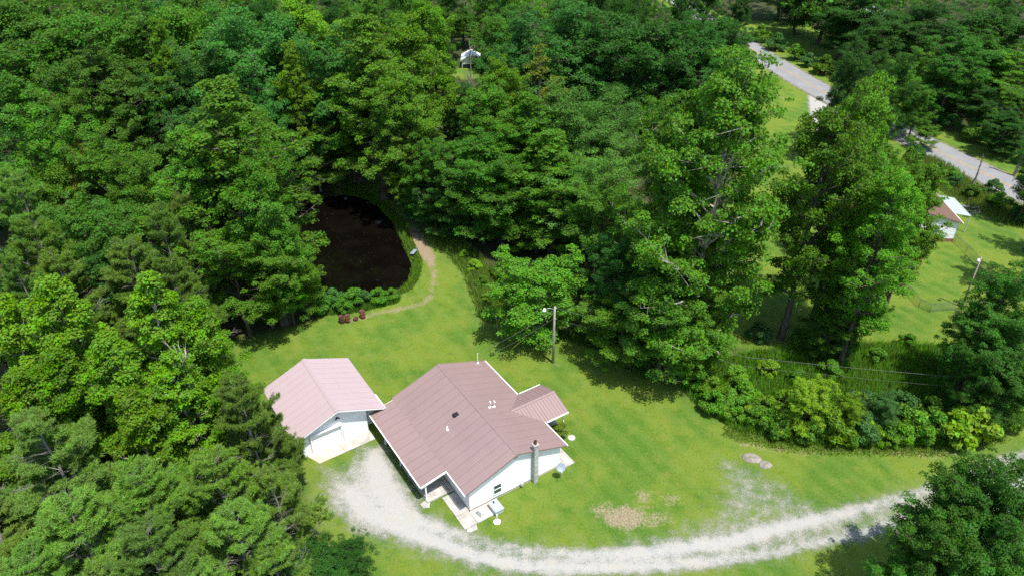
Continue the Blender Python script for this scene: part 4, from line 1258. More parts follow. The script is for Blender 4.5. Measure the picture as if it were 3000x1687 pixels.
# ------------------------------------------------------------------ the house
HYAW = R(122.57)
HOUSE = empty('house', (0.375, 42.333, 0), HYAW)
tag(HOUSE, 'white single-storey house with a burgundy ribbed metal roof and block chimney', 'house')
LR, WR, HR, HE, OV = 13.717, 5.01, 4.337, 2.523, 0.488
SL = (HR - HE) / WR
WY = WR - OV
mb = MB(); gable_prism(mb, 0.32, LR - 0.32, WY, 0.22, HR - SL * WY - 0.10, HR - 0.10)
wall = mb.build('wall', M['white_paint'], HOUSE)
mb = MB(); mb.box(0.30, LR - 0.30, -WY - 0.02, WY + 0.02, -0.3, 0.22)
mb.build('foundation', M['tanconc'], HOUSE)
rf = empty('roof', (0, 0, 0), 0, HOUSE)
lay_panels(rf, 0, LR, 15, 0.0, WR, HR, HE, M['roof'], -1)
lay_panels(rf, 0, LR, 15, 0.0, WR, HR, HE, M['roof'], 1)
PN, PF, PW, PH = 3.18, 13.47, 2.42, 2.01
lay_panels(rf, PN, PF, 11, WR - 0.08, PW + 0.08, HE + 0.012, PH, M['roof'], 1)
mb = MB()
for s in (-1, 1):
    mb.hexa([(0, 0, HR + 0.035), (LR, 0, HR + 0.035), (LR, s * 0.17, HR - SL * 0.17 + 0.035), (0, s * 0.17, HR - SL * 0.17 + 0.035),
             (0, 0, HR + 0.052), (LR, 0, HR + 0.052), (LR, s * 0.17, HR - SL * 0.17 + 0.045), (0, s * 0.17, HR - SL * 0.17 + 0.045)])
mb.build('ridge_cap', M['roof'], rf)
# rake trim and gutters
for x in (0.0, LR):
    for s in (-1, 1):
        beam('rake_trim', (x, 0, HR + 0.03), (x, s * WR, HE + 0.03), 0.05, 0.14, M['roof'], rf)
beam('gutter', (-0.02, -WR - 0.06, HE - 0.01), (3.45, -WR - 0.06, HE - 0.01), 0.085, 0.09, M['white_trim'], HOUSE)
beam('gutter', (7.8, -WR - 0.06, HE - 0.01), (LR, -WR - 0.06, HE - 0.01), 0.085, 0.09, M['white_trim'], HOUSE)
beam('gutter', (-0.02, WR + 0.06, HE - 0.01), (PN - 0.06, WR + 0.06, HE - 0.01), 0.085, 0.09, M['white_trim'], HOUSE)
beam('gutter', (PN, WR + PW + 0.05, PH - 0.01), (PF, WR + PW + 0.05, PH - 0.01), 0.085, 0.09, M['white_trim'], HOUSE)
beam('fascia', (PN - 0.03, WR - 0.05, HE - 0.015), (PN - 0.03, WR + PW, PH - 0.015), 0.05, 0.20, M['white_trim'], HOUSE)
beam('fascia', (PF + 0.03, WR - 0.05, HE - 0.015), (PF + 0.03, WR + PW, PH - 0.015), 0.05, 0.20, M['white_trim'], HOUSE)
# soffits close the eaves
mb = MB(); mb.box(0.1, LR - 0.1, -WR + 0.02, -WY + 0.01, HE - 0.06, HE - 0.035); mb.build('soffit', M['white_trim'], HOUSE)
mb = MB(); mb.box(0.1, LR - 0.1, WY - 0.01, WR - 0.02, HE - 0.06, HE - 0.035); mb.build('soffit', M['white_trim'], HOUSE)
# carport posts
for x, y in ((11.12, 7.08), (8.03, 7.04), (6.47, 6.98), (3.3, 6.95)):
    mb = MB(); mb.box(x - 0.06, x + 0.06, y - 0.06, y + 0.06, 0.0, PH + 0.04)
    mb.box(x - 0.09, x + 0.09, y - 0.09, y + 0.09, 0.0, 0.08)
    mb.build('porch_post', M['white_trim'], HOUSE)
# front gable porch on the far side (right)
DX, DH, DV, DZ = 5.55, 2.22, 7.58, 3.30
dr = empty('porch_roof', (DX, 0, 0), R(-90), HOUSE)       # local x runs towards -y of the house
DE = DZ - 0.362 * DH
lay_panels(dr, 2.75, DV, 8, 0.0, DH, DZ, DE, M['roof'], 1, rib=0.04, n=2)
lay_panels(dr, 2.75, DV, 8, 0.0, DH, DZ, DE, M['roof'], -1, rib=0.04, n=2)
mb = MB()
for s in (-1, 1):
    mb.hexa([(2.85, 0, DZ + 0.045), (DV, 0, DZ + 0.045), (DV, s * 0.16, DZ - 0.01), (2.85, s * 0.16, DZ - 0.01),
             (2.85, 0, DZ + 0.062), (DV, 0, DZ + 0.062), (DV, s * 0.16, DZ + 0.005), (2.85, s * 0.16, DZ + 0.005)])
mb.build('ridge_cap', M['roof'], dr)
for s in (-1, 1):
    beam('gutter', (5.2, s * (DH + 0.05), DE - 0.01), (DV, s * (DH + 0.05), DE - 0.01), 0.10, 0.09, M['white_trim'], dr)
    beam('rake_trim', (DV, 0, DZ + 0.04), (DV, s * DH, DE + 0.04), 0.05, 0.14, M['roof'], dr)
mb = MB()
mb.v += [(DV - 0.06, -DH + 0.12, DE - 0.02), (DV - 0.06, DH - 0.12, DE - 0.02), (DV - 0.06, 0, DZ - 0.06)]
mb.f.append((0, 1, 2)); mb.m.append(0)
mb.box(DV - 0.12, DV - 0.05, -DH + 0.15, DH - 0.15, DE - 0.16, DE - 0.02)
mb.build('porch_gable', M['white_trim'], HOUSE, loc=(DX, 0, 0), rot=(0, 0, R(-90)))
for x in (DX - 1.95, DX + 1.95):
    mb = MB(); mb.box(x - 0.05, x + 0.05, -7.33, -7.23, 0.1, DE - 0.03); mb.build('porch_post', M['white_trim'], HOUSE)
mb = MB(); mb.box(DX - 2.1, DX + 2.1, -7.45, -WY - 0.02, -0.1, 0.14); mb.build('porch_floor', M['concrete'], HOUSE)
# chimney of concrete block, clay flue
ch = empty('chimney', (0.04, -1.72, 0), 0, HOUSE)
mb = MB(); mb.box(-0.185, 0.185, -0.185, 0.185, -0.2, 4.42); mb.build('chimney_core', M['mortar'], ch)
for i in range(22):
    mb = MB()
    off = prng.uniform(-0.004, 0.004)
    mb.box(-0.20 + off, 0.20 + off, -0.20, 0.20, i * 0.2 + 0.006, i * 0.2 + 0.194)
    mb.build('block', M['block'], ch)
mb = MB(); mb.lathe([(0.13, 4.40), (0.13, 4.86), (0.115, 4.86), (0.10, 4.5)], 14); mb.build('flue_pipe', M['rust'], ch)
mb = MB(); mb.box(-0.24, 0.24, -0.24, 0.24, 4.42, 4.47); mb.build('chimney_cap', M['block'], ch)
mb = MB(); mb.box(0.1, 0.42, -0.24, 0.24, HR - SL * 1.72 - 0.02, HR - SL * 1.72 + 0.06); mb.build('flashing', M['roof'], ch)
# gable window
w = empty('window', (0.31, 1.87, 1.12), 0, HOUSE)
mb = MB()
for a in (-0.40, 0.34): mb.box(-0.05, 0.0, a, a + 0.06, -0.5, 0.5)
for z in (-0.56, 0.5): mb.box(-0.055, 0.0, -0.42, 0.42, z, z + 0.06)
mb.box(-0.045, 0.0, -0.34, 0.34, -0.03, 0.03)
mb.build('window_frame', M['white_trim'], w)
for z in (-0.5, 0.03):
    mb = MB(); mb.box(-0.02, 0.0, -0.335, 0.335, z + 0.005, z + 0.465); mb.build('pane', M['glass'], w)
# gable louvre
mb = MB(); mb.box(0.27, 0.315, -0.16, 0.20, 3.60, 3.98)
for i in range(6): mb.box(0.255, 0.275, -0.14, 0.18, 3.63 + i * 0.055, 3.66 + i * 0.055)
mb.build('gable_louvre', M['galv'], HOUSE)
# carport side: door and dark window under the porch
dd = empty('door', (6.4, WY + 0.01, 0.24), 0, HOUSE)
mb = MB(); mb.box(-0.45, 0.45, 0.0, 0.05, 0, 2.0); mb.build('door_leaf', M['black'], dd)
mb = MB(); mb.box(-0.53, -0.455, 0, 0.06, 0, 2.05); mb.box(0.455, 0.53, 0, 0.06, 0, 2.05); mb.box(-0.53, 0.53, 0, 0.06, 2.005, 2.08); mb.build('door_frame', M['white_trim'], dd)
mb = MB(); mb.box(4.3, 5.1, WY + 0.005, WY + 0.05, 0.95, 1.85); mb.build('side_window', M['glass'], HOUSE)
# roof furniture
def candy(x, y, z):
    mb = MB()
    mb.lathe([(0.16, -0.02), (0.15, 0.03), (0.07, 0.08)], 12, (x, y, z))
    pts = [(x, y, z)] + [(x, y, z + 0.62)] + [(x - 0.11 + 0.11 * math.cos(t), y, z + 0.62 + 0.11 * math.sin(t)) for t in (0.5, 1.1, 1.6, 2.2, 2.8)] + [(x - 0.22, y, z + 0.55)]
    mb.tube(pts, 0.05, 8)
    mb.build('vent_pipe', M['white_pvc'], rf, True)
candy(6.41, -1.19, HR - SL * 1.19 + 0.02)
candy(6.41, -1.62, HR - SL * 1.62 + 0.02)
mb = MB(); z = HR - SL * 3.0
mb.lathe([(0.14, 0.0), (0.13, 0.05), (0.06, 0.08), (0.05, 0.08), (0.05, 0.42), (0.035, 0.42)], 12, (6.57, 3.0, z))
mb.build('vent_pipe', M['white_pvc'], rf, True)
mb = MB(); z = HR - SL * 1.76
mb.box(7.18, 7.48, 1.55, 1.95, z - 0.04, z + 0.16); mb.box(7.14, 7.52, 1.5, 2.0, z + 0.16, z + 0.20)
mb.build('roof_vent', M['black'], rf)
# service mast at the far eave
ms = empty('service_mast', (13.35, -4.05, 0), 0, HOUSE)
mb = MB(); mb.tube([(0, 0, 0.9), (0, 0, 3.95)], 0.03, 8); mb.tube([(0, 0, 3.95), (0.05, -0.05, 4.05), (0.14, -0.10, 4.0)], 0.045, 8); mb.build('mast_pipe', M['galv'], ms, True)
mb = MB(); mb.lathe([(0.13, 2.80), (0.12, 2.95), (0.05, 3.02)], 10); mb.build('mast_boot', M['white_pvc'], ms, True)
# pipe along the gable wall with a gas meter
gm = empty('gas_meter', (0.08, -0.61, 0), 0, HOUSE)
mb = MB(); mb.tube([(0.18, -1.7, 0.30), (0.18, 3.0, 0.30)], 0.022, 6); mb.tube([(0.02, 0, 0.3), (0.02, 0, 0.75)], 0.025, 6); mb.tube([(0.18, 0, 0.30), (0.02, 0, 0.30)], 0.022, 6); mb.build('pipe', M['galv'], gm, True)
mb = MB(); mb.box(-0.08, 0.10, 0.06, 0.30, 0.30, 0.58); mb.lathe([(0.10, 0), (0.10, 0.08), (0.04, 0.11)], 10, (0.0, 0.18, 0.58)); mb.build('meter_body', M['galv'], gm)

# concrete walks and slabs, each pour its own piece
def slab(u0, u1, v0, v1, lab, top=0.09, mat='concrete', parent=None, jit=0.015):
    c = [(u0 + prng.uniform(-jit, jit), v0), (u1, v0 + prng.uniform(-jit, jit)), (u1 + prng.uniform(-jit, jit), v1), (u0, v1 + prng.uniform(-jit, jit))]
    mb = MB(); mb.prism(c, -0.15, top); return mb.build('slab', M[mat], parent)
WALK = empty('concrete_walk', (0.375, 42.333, 0), HYAW)
tag(WALK, 'pale concrete walk wrapping the near corner of the white house', 'walkway')
for a, b in ((0.42, 1.58), (1.60, 2.78)): slab(a, b, 4.56, 5.78, '', parent=WALK)
slab(-1.05, 0.40, 4.62, 5.78, '', parent=WALK); slab(-1.06, 0.26, 3.72, 4.60, '', parent=WALK); slab(-1.04, 0.26, 2.35, 3.70, '', 0.085, parent=WALK)
slab(2.95, 4.9, 4.56, 7.05, '', 0.16, parent=WALK); slab(4.92, 7.9, 4.56, 7.05, '', 0.16, parent=WALK)
mb = MB(); mb.prism([(-1.55, 4.9), (-1.1, 4.75), (-1.08, 5.6), (-1.35, 5.75), (-1.5, 5.5)], -0.1, 0.07); mb.build('step_stone', M['concrete'], WALK)
mb = MB(); mb.prism([(2.5, 7.1), (3.0, 6.8), (3.35, 7.15), (3.2, 7.6), (2.7, 7.55)], -0.1, 0.04); mb.build('step_stone', M['concrete'], WALK)
FW = empty('front_walk', (0.375, 42.333, 0), HYAW)
tag(FW, 'short pale concrete pad at the front corner of the white house', 'walkway')
slab(-0.12, 1.55, -5.85, -4.6, '', parent=FW); slab(1.57, 3.3, -5.85, -4.6, '', parent=FW)

def hw(u, y, z=0.0):
    """house frame to world"""
    c, s = math.cos(HYAW), math.sin(HYAW)
    return Vector((0.375 + c * u - s * y, 42.333 + s * u + c * y, z))

# metal-clad well cover beside the walk
t = empty('well_cover', hw(-0.72, 2.65), HYAW)
tag(t, 'pale sheet-metal well cover on low legs beside the concrete walk', 'well cover')
mb = MB()
mb.box(-0.62, 0.62, -0.42, 0.42, 0.52, 0.58)
for y in (-0.42, -0.15, 0.12, 0.39): mb.box(-0.62, 0.62, y, y + 0.03, 0.581, 0.605)
mb.build('lid', M['tinblue'], t)
mb = MB(); mb.box(-0.55, 0.55, -0.36, 0.36, 0.09, 0.52); mb.build('box_frame', M['galv'], t)
mb = MB(); mb.box(0.30, 0.42, -0.05, 0.07, 0.606, 0.70); mb.tube([(0.30, 0.0, 0.66), (0.22, 0.03, 0.68)], 0.025, 6); mb.build('pump_head', M['black'], t)
# white box unit on the walk
t = empty('white_cabinet', hw(-0.55, 3.95), HYAW + 0.15)
tag(t, 'small white metal cabinet standing on the concrete walk', 'cabinet')
mb = MB(); mb.box(-0.26, 0.26, -0.20, 0.20, 0.14, 0.72); mb.box(-0.28, 0.28, -0.22, 0.22, 0.72, 0.75); mb.build('body', M['white_paint'], t)
for x in (-0.22, 0.22):
    for y in (-0.16, 0.16):
        mb = MB(); mb.box(x - 0.02, x + 0.02, y - 0.02, y + 0.02, 0.085, 0.14); mb.build('leg', M['black'], t)
mb = MB()
for i in range(5): mb.box(-0.275, -0.262, -0.16, 0.16, 0.24 + i * 0.08, 0.27 + i * 0.08)
mb.build('grille', M['galv'], t)
# pedestal with round white base
t = empty('umbrella_stand', hw(-1.77, 3.21))
tag(t, 'white round-based post stand on the grass by the well cover', 'stand')
mb = MB(); mb.lathe([(0.30, 0.0), (0.30, 0.05), (0.22, 0.08), (0.05, 0.10)], 20); mb.build('base', M['white_paint'], t, True)
mb = MB(); mb.tube([(0, 0, 0.08), (0, 0, 0.95)], 0.03, 8); mb.build('post', M['white_trim'], t, True)
# satellite dish
t = empty('satellite_dish', hw(-0.75, -3.82), HYAW + R(150))
tag(t, 'grey satellite dish on a short steel post beside the white gable wall', 'satellite dish')
mb = MB(); mb.tube([(0, 0, -0.1), (0, 0, 1.25)], 0.035, 8); mb.build('post', M['galv'], t, True)
mb = MB()
prof = [(0.01, 0.0), (0.15, 0.012), (0.28, 0.045), (0.37, 0.085), (0.385, 0.085), (0.285, 0.03), (0.15, -0.005), (0.01, -0.02)]
mb.lathe(prof, 20)
mb.build('dish', M['dishgrey'], t, True, loc=(0.12, 0, 1.35), rot=(0, R(48), 0))
mb = MB(); mb.tube([(0.2, 0, 1.0), (0.75, 0, 1.42)], 0.02, 6); mb.box(0.70, 0.82, -0.05, 0.05, 1.38, 1.48); mb.build('feed_arm', M['galv'], t)
# round lid on the lawn
t = MB(); t.lathe([(0.36, -0.05), (0.36, 0.05), (0.30, 0.07)], 22)
o = t.build('septic_lid', M['concrete'], None, False, loc=hw(2.5, -7.45)); tag(o, 'round grey concrete lid in the grass beside the yellow-green bush', 'lid')
plant('porch_bush', 'bush', *hw(3.35, -6.75)[:2], 1.5, 0.85, (0.16, 0.24, 0.02), 'yellow-green bush at the corner of the front porch', 'bush', parts=('stem', 'foliage'))

# ------------------------------------------------------------------ the garage
GAR = empty('garage', (-15.32, 47.63, 0), HYAW)
tag(GAR, 'white garage with a faded pink ribbed metal roof next to the house', 'garage')
GL, GW, GR_, GE = 8.63, 4.28, 4.30, 2.53
GS = (GR_ - GE) / GW
WL, WRr = 3.98, -2.69          # wall lines left (+y) and right (-y)
mb = MB()
fx, bx = 0.62, GL - 0.25
zl, zr_ = GR_ - GS * WL - 0.08, GR_ - GS * abs(WRr) - 0.08
DOOR = (-0.18, 2.61, 2.10)
pts = [(WRr, 0.0), (WL, 0.0), (WL, zl), (0, GR_ - 0.08), (WRr, zr_)]
n = len(mb.v)
mb.v += [(fx, y, z - (0.2 if z == 0 else 0)) for y, z in pts] + [(bx, y, z - (0.2 if z == 0 else 0)) for y, z in pts]
mb.f += [(n, n + 4, n + 3, n + 2, n + 1), (n + 5, n + 6, n + 7, n + 8, n + 9)] + [(n + i, n + (i + 1) % 5, n + 5 + (i + 1) % 5, n + 5 + i) for i in range(5)]
mb.m += [0] * 7
m = NT('white_painted_block')
br = m.n('TexBrick'); br.inputs['Scale'].default_value = 2.5; br.inputs['Mortar Size'].default_value = 0.012
br.inputs['Color1'].default_value = (0.74, 0.76, 0.77, 1); br.inputs['Color2'].default_value = (0.80, 0.81, 0.81, 1); br.inputs['Mortar'].default_value = (0.66, 0.68, 0.69, 1)
mp = m.n('Mapping'); mp.inputs['Rotation'].default_value = (R(90), 0, R(90)); m.l(m.coord(), mp.inputs[0]); m.l(mp.outputs[0], br.inputs['Vector'])
nz = m.noise(2.5, 5, 0.7, vec=m.coord())
m.bump(br.outputs['Fac'], -0.3, 0.02)
M['whiteblock'] = m.base(m.mix(m.ramp(nz, 0.5, 0.75, 0, 0.3), br.outputs['Color'], (0.60, 0.63, 0.64)), 0.8)
mb.build('wall', M['whiteblock'], GAR)
gr = empty('roof', (0, 0, 0), 0, GAR)
lay_panels(gr, 0, GL, 10, 0, GW, GR_, GE, M['roofpink'], 1)
lay_panels(gr, 0, GL, 10, 0, GW, GR_, GE, M['roofpink'], -1)
mb = MB()
for s in (-1, 1):
    mb.hexa([(0, 0, GR_ + 0.035), (GL, 0, GR_ + 0.035), (GL, s * 0.25, GR_ - GS * 0.25 + 0.035), (0, s * 0.25, GR_ - GS * 0.25 + 0.035),
             (0, 0, GR_ + 0.055), (GL, 0, GR_ + 0.055), (GL, s * 0.25, GR_ - GS * 0.25 + 0.048), (0, s * 0.25, GR_ - GS * 0.25 + 0.048)])
mb.build('ridge_cap', M['roofpink'], gr)
for x in (0.02, GL - 0.02):
    for s in (-1, 1): beam('barge_board', (x, 0, GR_ - 0.03), (x, s * (GW - 0.03), GE - 0.03), 0.05, 0.13, M['white_trim'], gr)
beam('gutter', (0.0, -GW - 0.05, GE - 0.01), (2.2, -GW - 0.05, GE - 0.01), 0.10, 0.09, M['white_trim'], GAR)
mb = MB(); mb.box(1.4, 1.55, -GW + 0.15, WRr - 0.005, -0.1, GE - 0.02); mb.build('side_wall', M['whiteblock'], GAR)
gd = empty('garage_door', (fx, 0, 0), 0, GAR)
for i in range(5):
    mb = MB(); z0 = 0.03 + i * 0.414
    mb.box(-0.035, -0.002, DOOR[0] + 0.05, DOOR[1] - 0.05, z0 + 0.016, z0 + 0.398)
    mb.build('door_section', M['white_paint'], gd)
mb = MB()
mb.box(-0.16, 0.0, DOOR[0] - 0.07, DOOR[0] + 0.045, 0, 2.16); mb.box(-0.16, 0.0, DOOR[1] - 0.045, DOOR[1] + 0.07, 0, 2.16); mb.box(-0.24, 0.0, DOOR[0] - 0.09, DOOR[1] + 0.09, 2.165, 2.32)
mb.build('door_frame', M['white_trim'], gd)
mb = MB(); mb.tube([(fx - 0.06, DOOR[0] - 0.12, 0.05), (fx - 0.06, DOOR[0] - 0.12, 2.35), (fx - 0.02, DOOR[0] - 0.12, 2.45)], 0.03, 6); mb.build('conduit', M['white_pvc'], GAR, True)
mb = MB(); mb.box(fx - 0.10, fx, -0.09, 0.09, 2.98, 3.12)
for s in (-0.14, 0.14): mb.lathe([(0.05, 0), (0.085, 0.13)], 8, (fx - 0.16, s, 2.92))
mb.build('flood_lamp', M['black'], GAR)
AP = empty('garage_apron', (-15.32, 47.63, 0), HYAW)
tag(AP, 'tan concrete apron in front of the garage door', 'apron')
mb = MB(); mb.prism([(-0.75, 0.2), (fx - 0.01, 0.2), (fx - 0.01, 3.2), (-0.8, 2.6)], -0.15, 0.05); mb.build('slab', M['tanconc'], AP)
mb = MB(); mb.prism([(-0.70, -2.75), (fx - 0.01, -2.75), (fx - 0.01, 0.18), (-0.74, 0.18)], -0.15, 0.046); mb.build('slab', M['concrete'], AP)

# ------------------------------------------------------------------ utility pole with yard lamp
UP = empty('utility_pole', (4.18, 59.27, 0))
tag(UP, 'weathered wooden utility pole with a yard lamp standing on the lawn', 'utility pole')
mb = MB(); mb.tube([(0, 0, -0.5), (0, 0, 3.5), (0.02, 0, 7.1)], [0.15, 0.13, 0.10], 10); mb.build('pole', M['wood_pole'], UP, True)
mb = MB(); mb.tube([(0, 0, 6.75), (-0.5, -0.1, 6.95), (-0.95, -0.18, 6.92)], 0.025, 6); mb.build('lamp_arm', M['galv'], UP, True)
mb = MB(); mb.lathe([(0.20, -0.16), (0.18, -0.05), (0.11, 0.03), (0.09, 0.14), (0.02, 0.17)], 14, (-1.02, -0.19, 6.85)); mb.build('lamp_head', M['white_paint'], UP, True)
for z in (6.9, 5.6):
    mb = MB(); mb.lathe([(0.03, -0.05), (0.05, -0.02), (0.03, 0.02), (0.05, 0.05)], 8, (0.13, 0.0, z)); mb.build('insulator', M['white_pvc'], UP, True)
def wire(name, pts, r, label, sag=0.0, n=14, cat='cable'):
    P = []
    for a, b in zip(pts, pts[1:]):
        a, b = Vector(a), Vector(b)
        for i in range(n):
            t = i / n; P.append(a.lerp(b, t) - Vector((0, 0, sag * 4 * t * (1 - t))))
    P.append(Vector(pts[-1]))
    mb = MB(); mb.tube(P, r, 5)
    tag(mb.build(name, M['wire'], None, True), label, cat)
mast_top = hw(13.45, -4.1, 3.98)
wire('service_cable', [(4.08, 59.27, 6.6), tuple(mast_top)], 0.010, 'overhead cable from the utility pole to the mast on the house roof', 0.25)
wire('telephone_cable', [(4.08, 59.30, 5.6), tuple(mast_top - Vector((0, 0, 0.8)))], 0.008, 'lower thin cable from the utility pole to the house', 0.3)
wire('power_line', [(4.30, 59.27, 6.9), (22, 54.2, 4.6), (46.5, 50.8, 4.1), (70, 46, 5.5)], 0.012, 'thin overhead line running from the utility pole past the shrub row', 0.12)
wire('telephone_line', [(4.30, 59.2, 5.6), (22, 53.8, 3.8), (46.5, 50.2, 3.4), (70, 45.5, 4.8)], 0.007, 'fainter lower line from the utility pole past the shrub row', 0.12)
t = empty('guy_wire', (-0.42, 61.14, 0)); tag(t, 'steel guy wire with a yellow guard anchoring the utility pole', 'guy wire')
top = Vector((4.18 + 0.42 - 0.1, 59.27 - 61.14, 6.3))
mb = MB(); mb.tube([(0, 0, -0.05), tuple(top)], 0.012, 5); mb.build('cable', M['wire'], t)
mb = MB(); mb.tube([tuple(top * 0.02), tuple(top * 0.36)], 0.035, 8); mb.build('guard', M['yellow'], t, True)

# ------------------------------------------------------------------ rusty drums, bench and stones
def drum(x, y, h, r, mat, lab, tilt=0.0):
    e = empty('rusty_drum', (x, y, gz(x, y) - 0.02)); e.rotation_euler = (tilt, tilt * 0.5, prng.random() * 6)
    tag(e, lab, 'drum')
    mb = MB(); mb.lathe([(r * 0.97, 0.0), (r, 0.02), (r, h * 0.31), (r * 1.04, h * 0.33), (r, h * 0.35), (r, h * 0.65), (r * 1.04, h * 0.67), (r, h * 0.69), (r, h - 0.02), (r * 1.02, h), (r * 0.94, h), (r * 0.93, h * 0.4), (r * 0.9, h * 0.35)], 18)
    mb.build('shell', M[mat], e, True)
    mb = MB(); mb.lathe([(r * 1.035, h - 0.035), (r * 1.035, h + 0.004), (r * 0.95, h + 0.004), (r * 0.95, h - 0.03)], 18); mb.build('rim', M['rustdark'], e, True)
drum(-19.05, 66.69, 0.92, 0.30, 'rustdark', 'dark rusted drum at the left end of the row by the pond bank', 0.05)
drum(-18.45, 66.78, 0.94, 0.30, 'rust', 'orange-rusted drum touching the dark drum by the pond bank', -0.03)
drum(-16.90, 67.58, 0.96, 0.30, 'rust', 'lone rusted drum standing at the end of the dirt strip')
drum(-17.62, 67.15, 0.30, 0.28, 'rustdark', 'low cut-down rusted drum between the tall ones')
t = empty('bench', (-12.6, 81.4, gz(-12.6, 81.4) + 0.03), R(70)); tag(t, 'small dark bench at the water edge of the pond', 'bench')
for y in (-0.17, 0.0, 0.17):
    mb = MB(); mb.box(-0.6, 0.6, y - 0.07, y + 0.07, 0.42, 0.46); mb.build('seat_slat', M['dishgrey'], t)
for x in (-0.5, 0.5):
    mb = MB(); mb.box(x - 0.04, x + 0.04, -0.22, 0.22, -0.15, 0.42); mb.build('leg', M['bark'], t)

def stone(name, x, y, rx, ry, h, seed, lab, mat, group=None, rz=0.0, sink=0.3):
    rng = np.random.default_rng(seed)
    mb = MB(); k, rings = 18, [(1.0, 0.0), (1.03, 0.35), (0.93, 0.78), (0.62, 0.96), (0.25, 1.0)]
    lob = 1 + 0.08 * np.array([math.sin(2 * 6.283 * j / k + seed) + 0.7 * math.sin(3 * 6.283 * j / k + seed * 2) for j in range(k)])
    for q, z in rings:
        for j in range(k):
            a = 6.283 * j / k
            mb.v.append((rx * q * lob[j] * math.cos(a), ry * q * lob[j] * math.sin(a), h * (z - sink) + rng.normal() * 0.008))
    for i in range(len(rings) - 1):
        for j in range(k):
            mb.f.append((i * k + j, i * k + (j + 1) % k, (i + 1) * k + (j + 1) % k, (i + 1) * k + j)); mb.m.append(0)
    e = (len(rings) - 1) * k; mb.f.append(tuple(e + j for j in range(k))); mb.m.append(0)
    return tag(mb.build(name, M[mat], None, True, loc=(x, y, gz(x, y)), rot=(0, 0, rz)), lab, 'stone', group)
M['flatrock'] = simple('sandstone', (0.20, 0.18, 0.15), 0.9, var=0.3, vs_=2.5, bump=0.25)
stone('flat_rock', 21.05, 45.75, 0.80, 0.66, 0.13, 1, 'larger of two flat grey-brown rocks set in the lawn', 'flatrock', rz=-0.3)
stone('flat_rock', 22.0, 44.95, 0.55, 0.50, 0.12, 2, 'smaller of two flat grey-brown rocks set in the lawn', 'flatrock', rz=0.4)

# ------------------------------------------------------------------ junk in the shade left of the garage
t = empty('rusty_shed', (-33.3, 56.8, gz(-33.3, 56.8)), R(25)); tag(t, 'low shed with rusty brown metal roof half hidden under yellow-green trees', 'shed')
mb = MB(); mb.box(-2.2, 2.2, -1.5, 1.5, -0.2, 1.7); mb.build('wall', M['bark_grey'], t)
for i in range(5):
    me = panel_mesh('roof_panel', 0.98, 3.7, 2.05, 1.70, M['rust'], 1, n=3)
    link('roof_panel', me, t, (-2.45 + i * 0.98, -1.85, 0))
t = empty('propane_tank', (-31.4, 54.4, gz(-31.4, 54.4)), R(70)); tag(t, 'white rounded tank glimpsed beside the rusty shed', 'tank')
mb = MB(); pr = [(0.02, -1.25), (0.3, -1.18), (0.45, -1.0), (0.48, -0.8), (0.48, 0.8), (0.45, 1.0), (0.3, 1.18), (0.02, 1.25)]
mb.lathe(pr, 18); mb.build('tank_shell', M['white_paint'], t, True, loc=(0, 0, 0.85), rot=(R(90), 0, 0))
for y in (-0.7, 0.7):
    mb = MB(); mb.box(-0.3, 0.3, y - 0.06, y + 0.06, -0.1, 0.45); mb.build('leg', M['galv'], t)
mb = MB(); mb.lathe([(0.16, 1.30), (0.16, 1.48), (0.10, 1.55)], 12); mb.build('valve_dome', M['white_paint'], t, True)
t = empty('rusty_sheet_stack', (-28.9, 56.3, gz(-28.9, 56.3)), R(15)); tag(t, 'stack of flat rusty metal sheets on the shaded ground', 'scrap metal')
for i in range(4):
    mb = MB(); mb.box(-1.1, 1.1, -0.55, 0.55, 0.02 + i * 0.07, 0.05 + i * 0.07)
    mb.build('sheet', M['rust' if i % 2 else 'rustdark'], t, loc=(prng.uniform(-.15, .15), prng.uniform(-.12, .12), 0), rot=(0, 0, prng.uniform(-.15, .15)))

# ------------------------------------------------------------------ neighbour's house
NB = empty('neighbour_house', (53.0, 83.75, 0), R(85)); tag(NB, 'white lap-sided house with a brown roof behind the tall trees', 'house')
hwid, nl, ze, zr = 4.75, 9.0, 2.95, 4.25
mb = MB(); gable_prism(mb, 0.1, nl, hwid, 0.5, ze - 0.05, zr - 0.05); mb.build('wall', M['white_paint'], NB)
for i in range(13):
    z0 = 0.5 + i * 0.19
    mb = MB(); mb.hexa([(0.06, -hwid - 0.01, z0), (0.10, -hwid - 0.01, z0), (0.10, hwid + 0.01, z0), (0.06, hwid + 0.01, z0), (0.085, -hwid - 0.01, z0 + 0.187), (0.10, -hwid - 0.01, z0 + 0.187), (0.10, hwid + 0.01, z0 + 0.187), (0.085, hwid + 0.01, z0 + 0.187)]); mb.build('siding_board', M['white_paint'], NB)
mb = MB(); mb.box(0.04, nl + 0.05, -hwid - 0.03, hwid + 0.03, -0.3, 0.49); mb.build('brick_foundation', M['brick'], NB)
for s in (-1, 1):
    mb = MB(); y1 = s * (hwid + 0.4); z1 = ze - 0.4 * (zr - ze) / hwid
    mb.hexa([(-0.2, 0, zr), (nl + 0.3, 0, zr), (nl + 0.3, y1, z1), (-0.2, y1, z1), (-0.2, 0, zr + 0.08), (nl + 0.3, 0, zr + 0.08), (nl + 0.3, y1, z1 + 0.08), (-0.2, y1, z1 + 0.08)])
    mb.build('roof_slope', M['roofbrown'], NB)
    beam('gutter', (-0.2, s * (hwid + 0.45), z1 + 0.06), (nl + 0.3, s * (hwid + 0.45), z1 + 0.06), 0.1, 0.1, M['white_trim'], NB)
mb = MB(); mb.tube([(0.0, -hwid - 0.4, 2.8), (0.02, -hwid - 0.1, 2.5), (0.02, -hwid - 0.1, 0.1)], 0.045, 6); mb.build('downspout', M['white_trim'], NB, True)
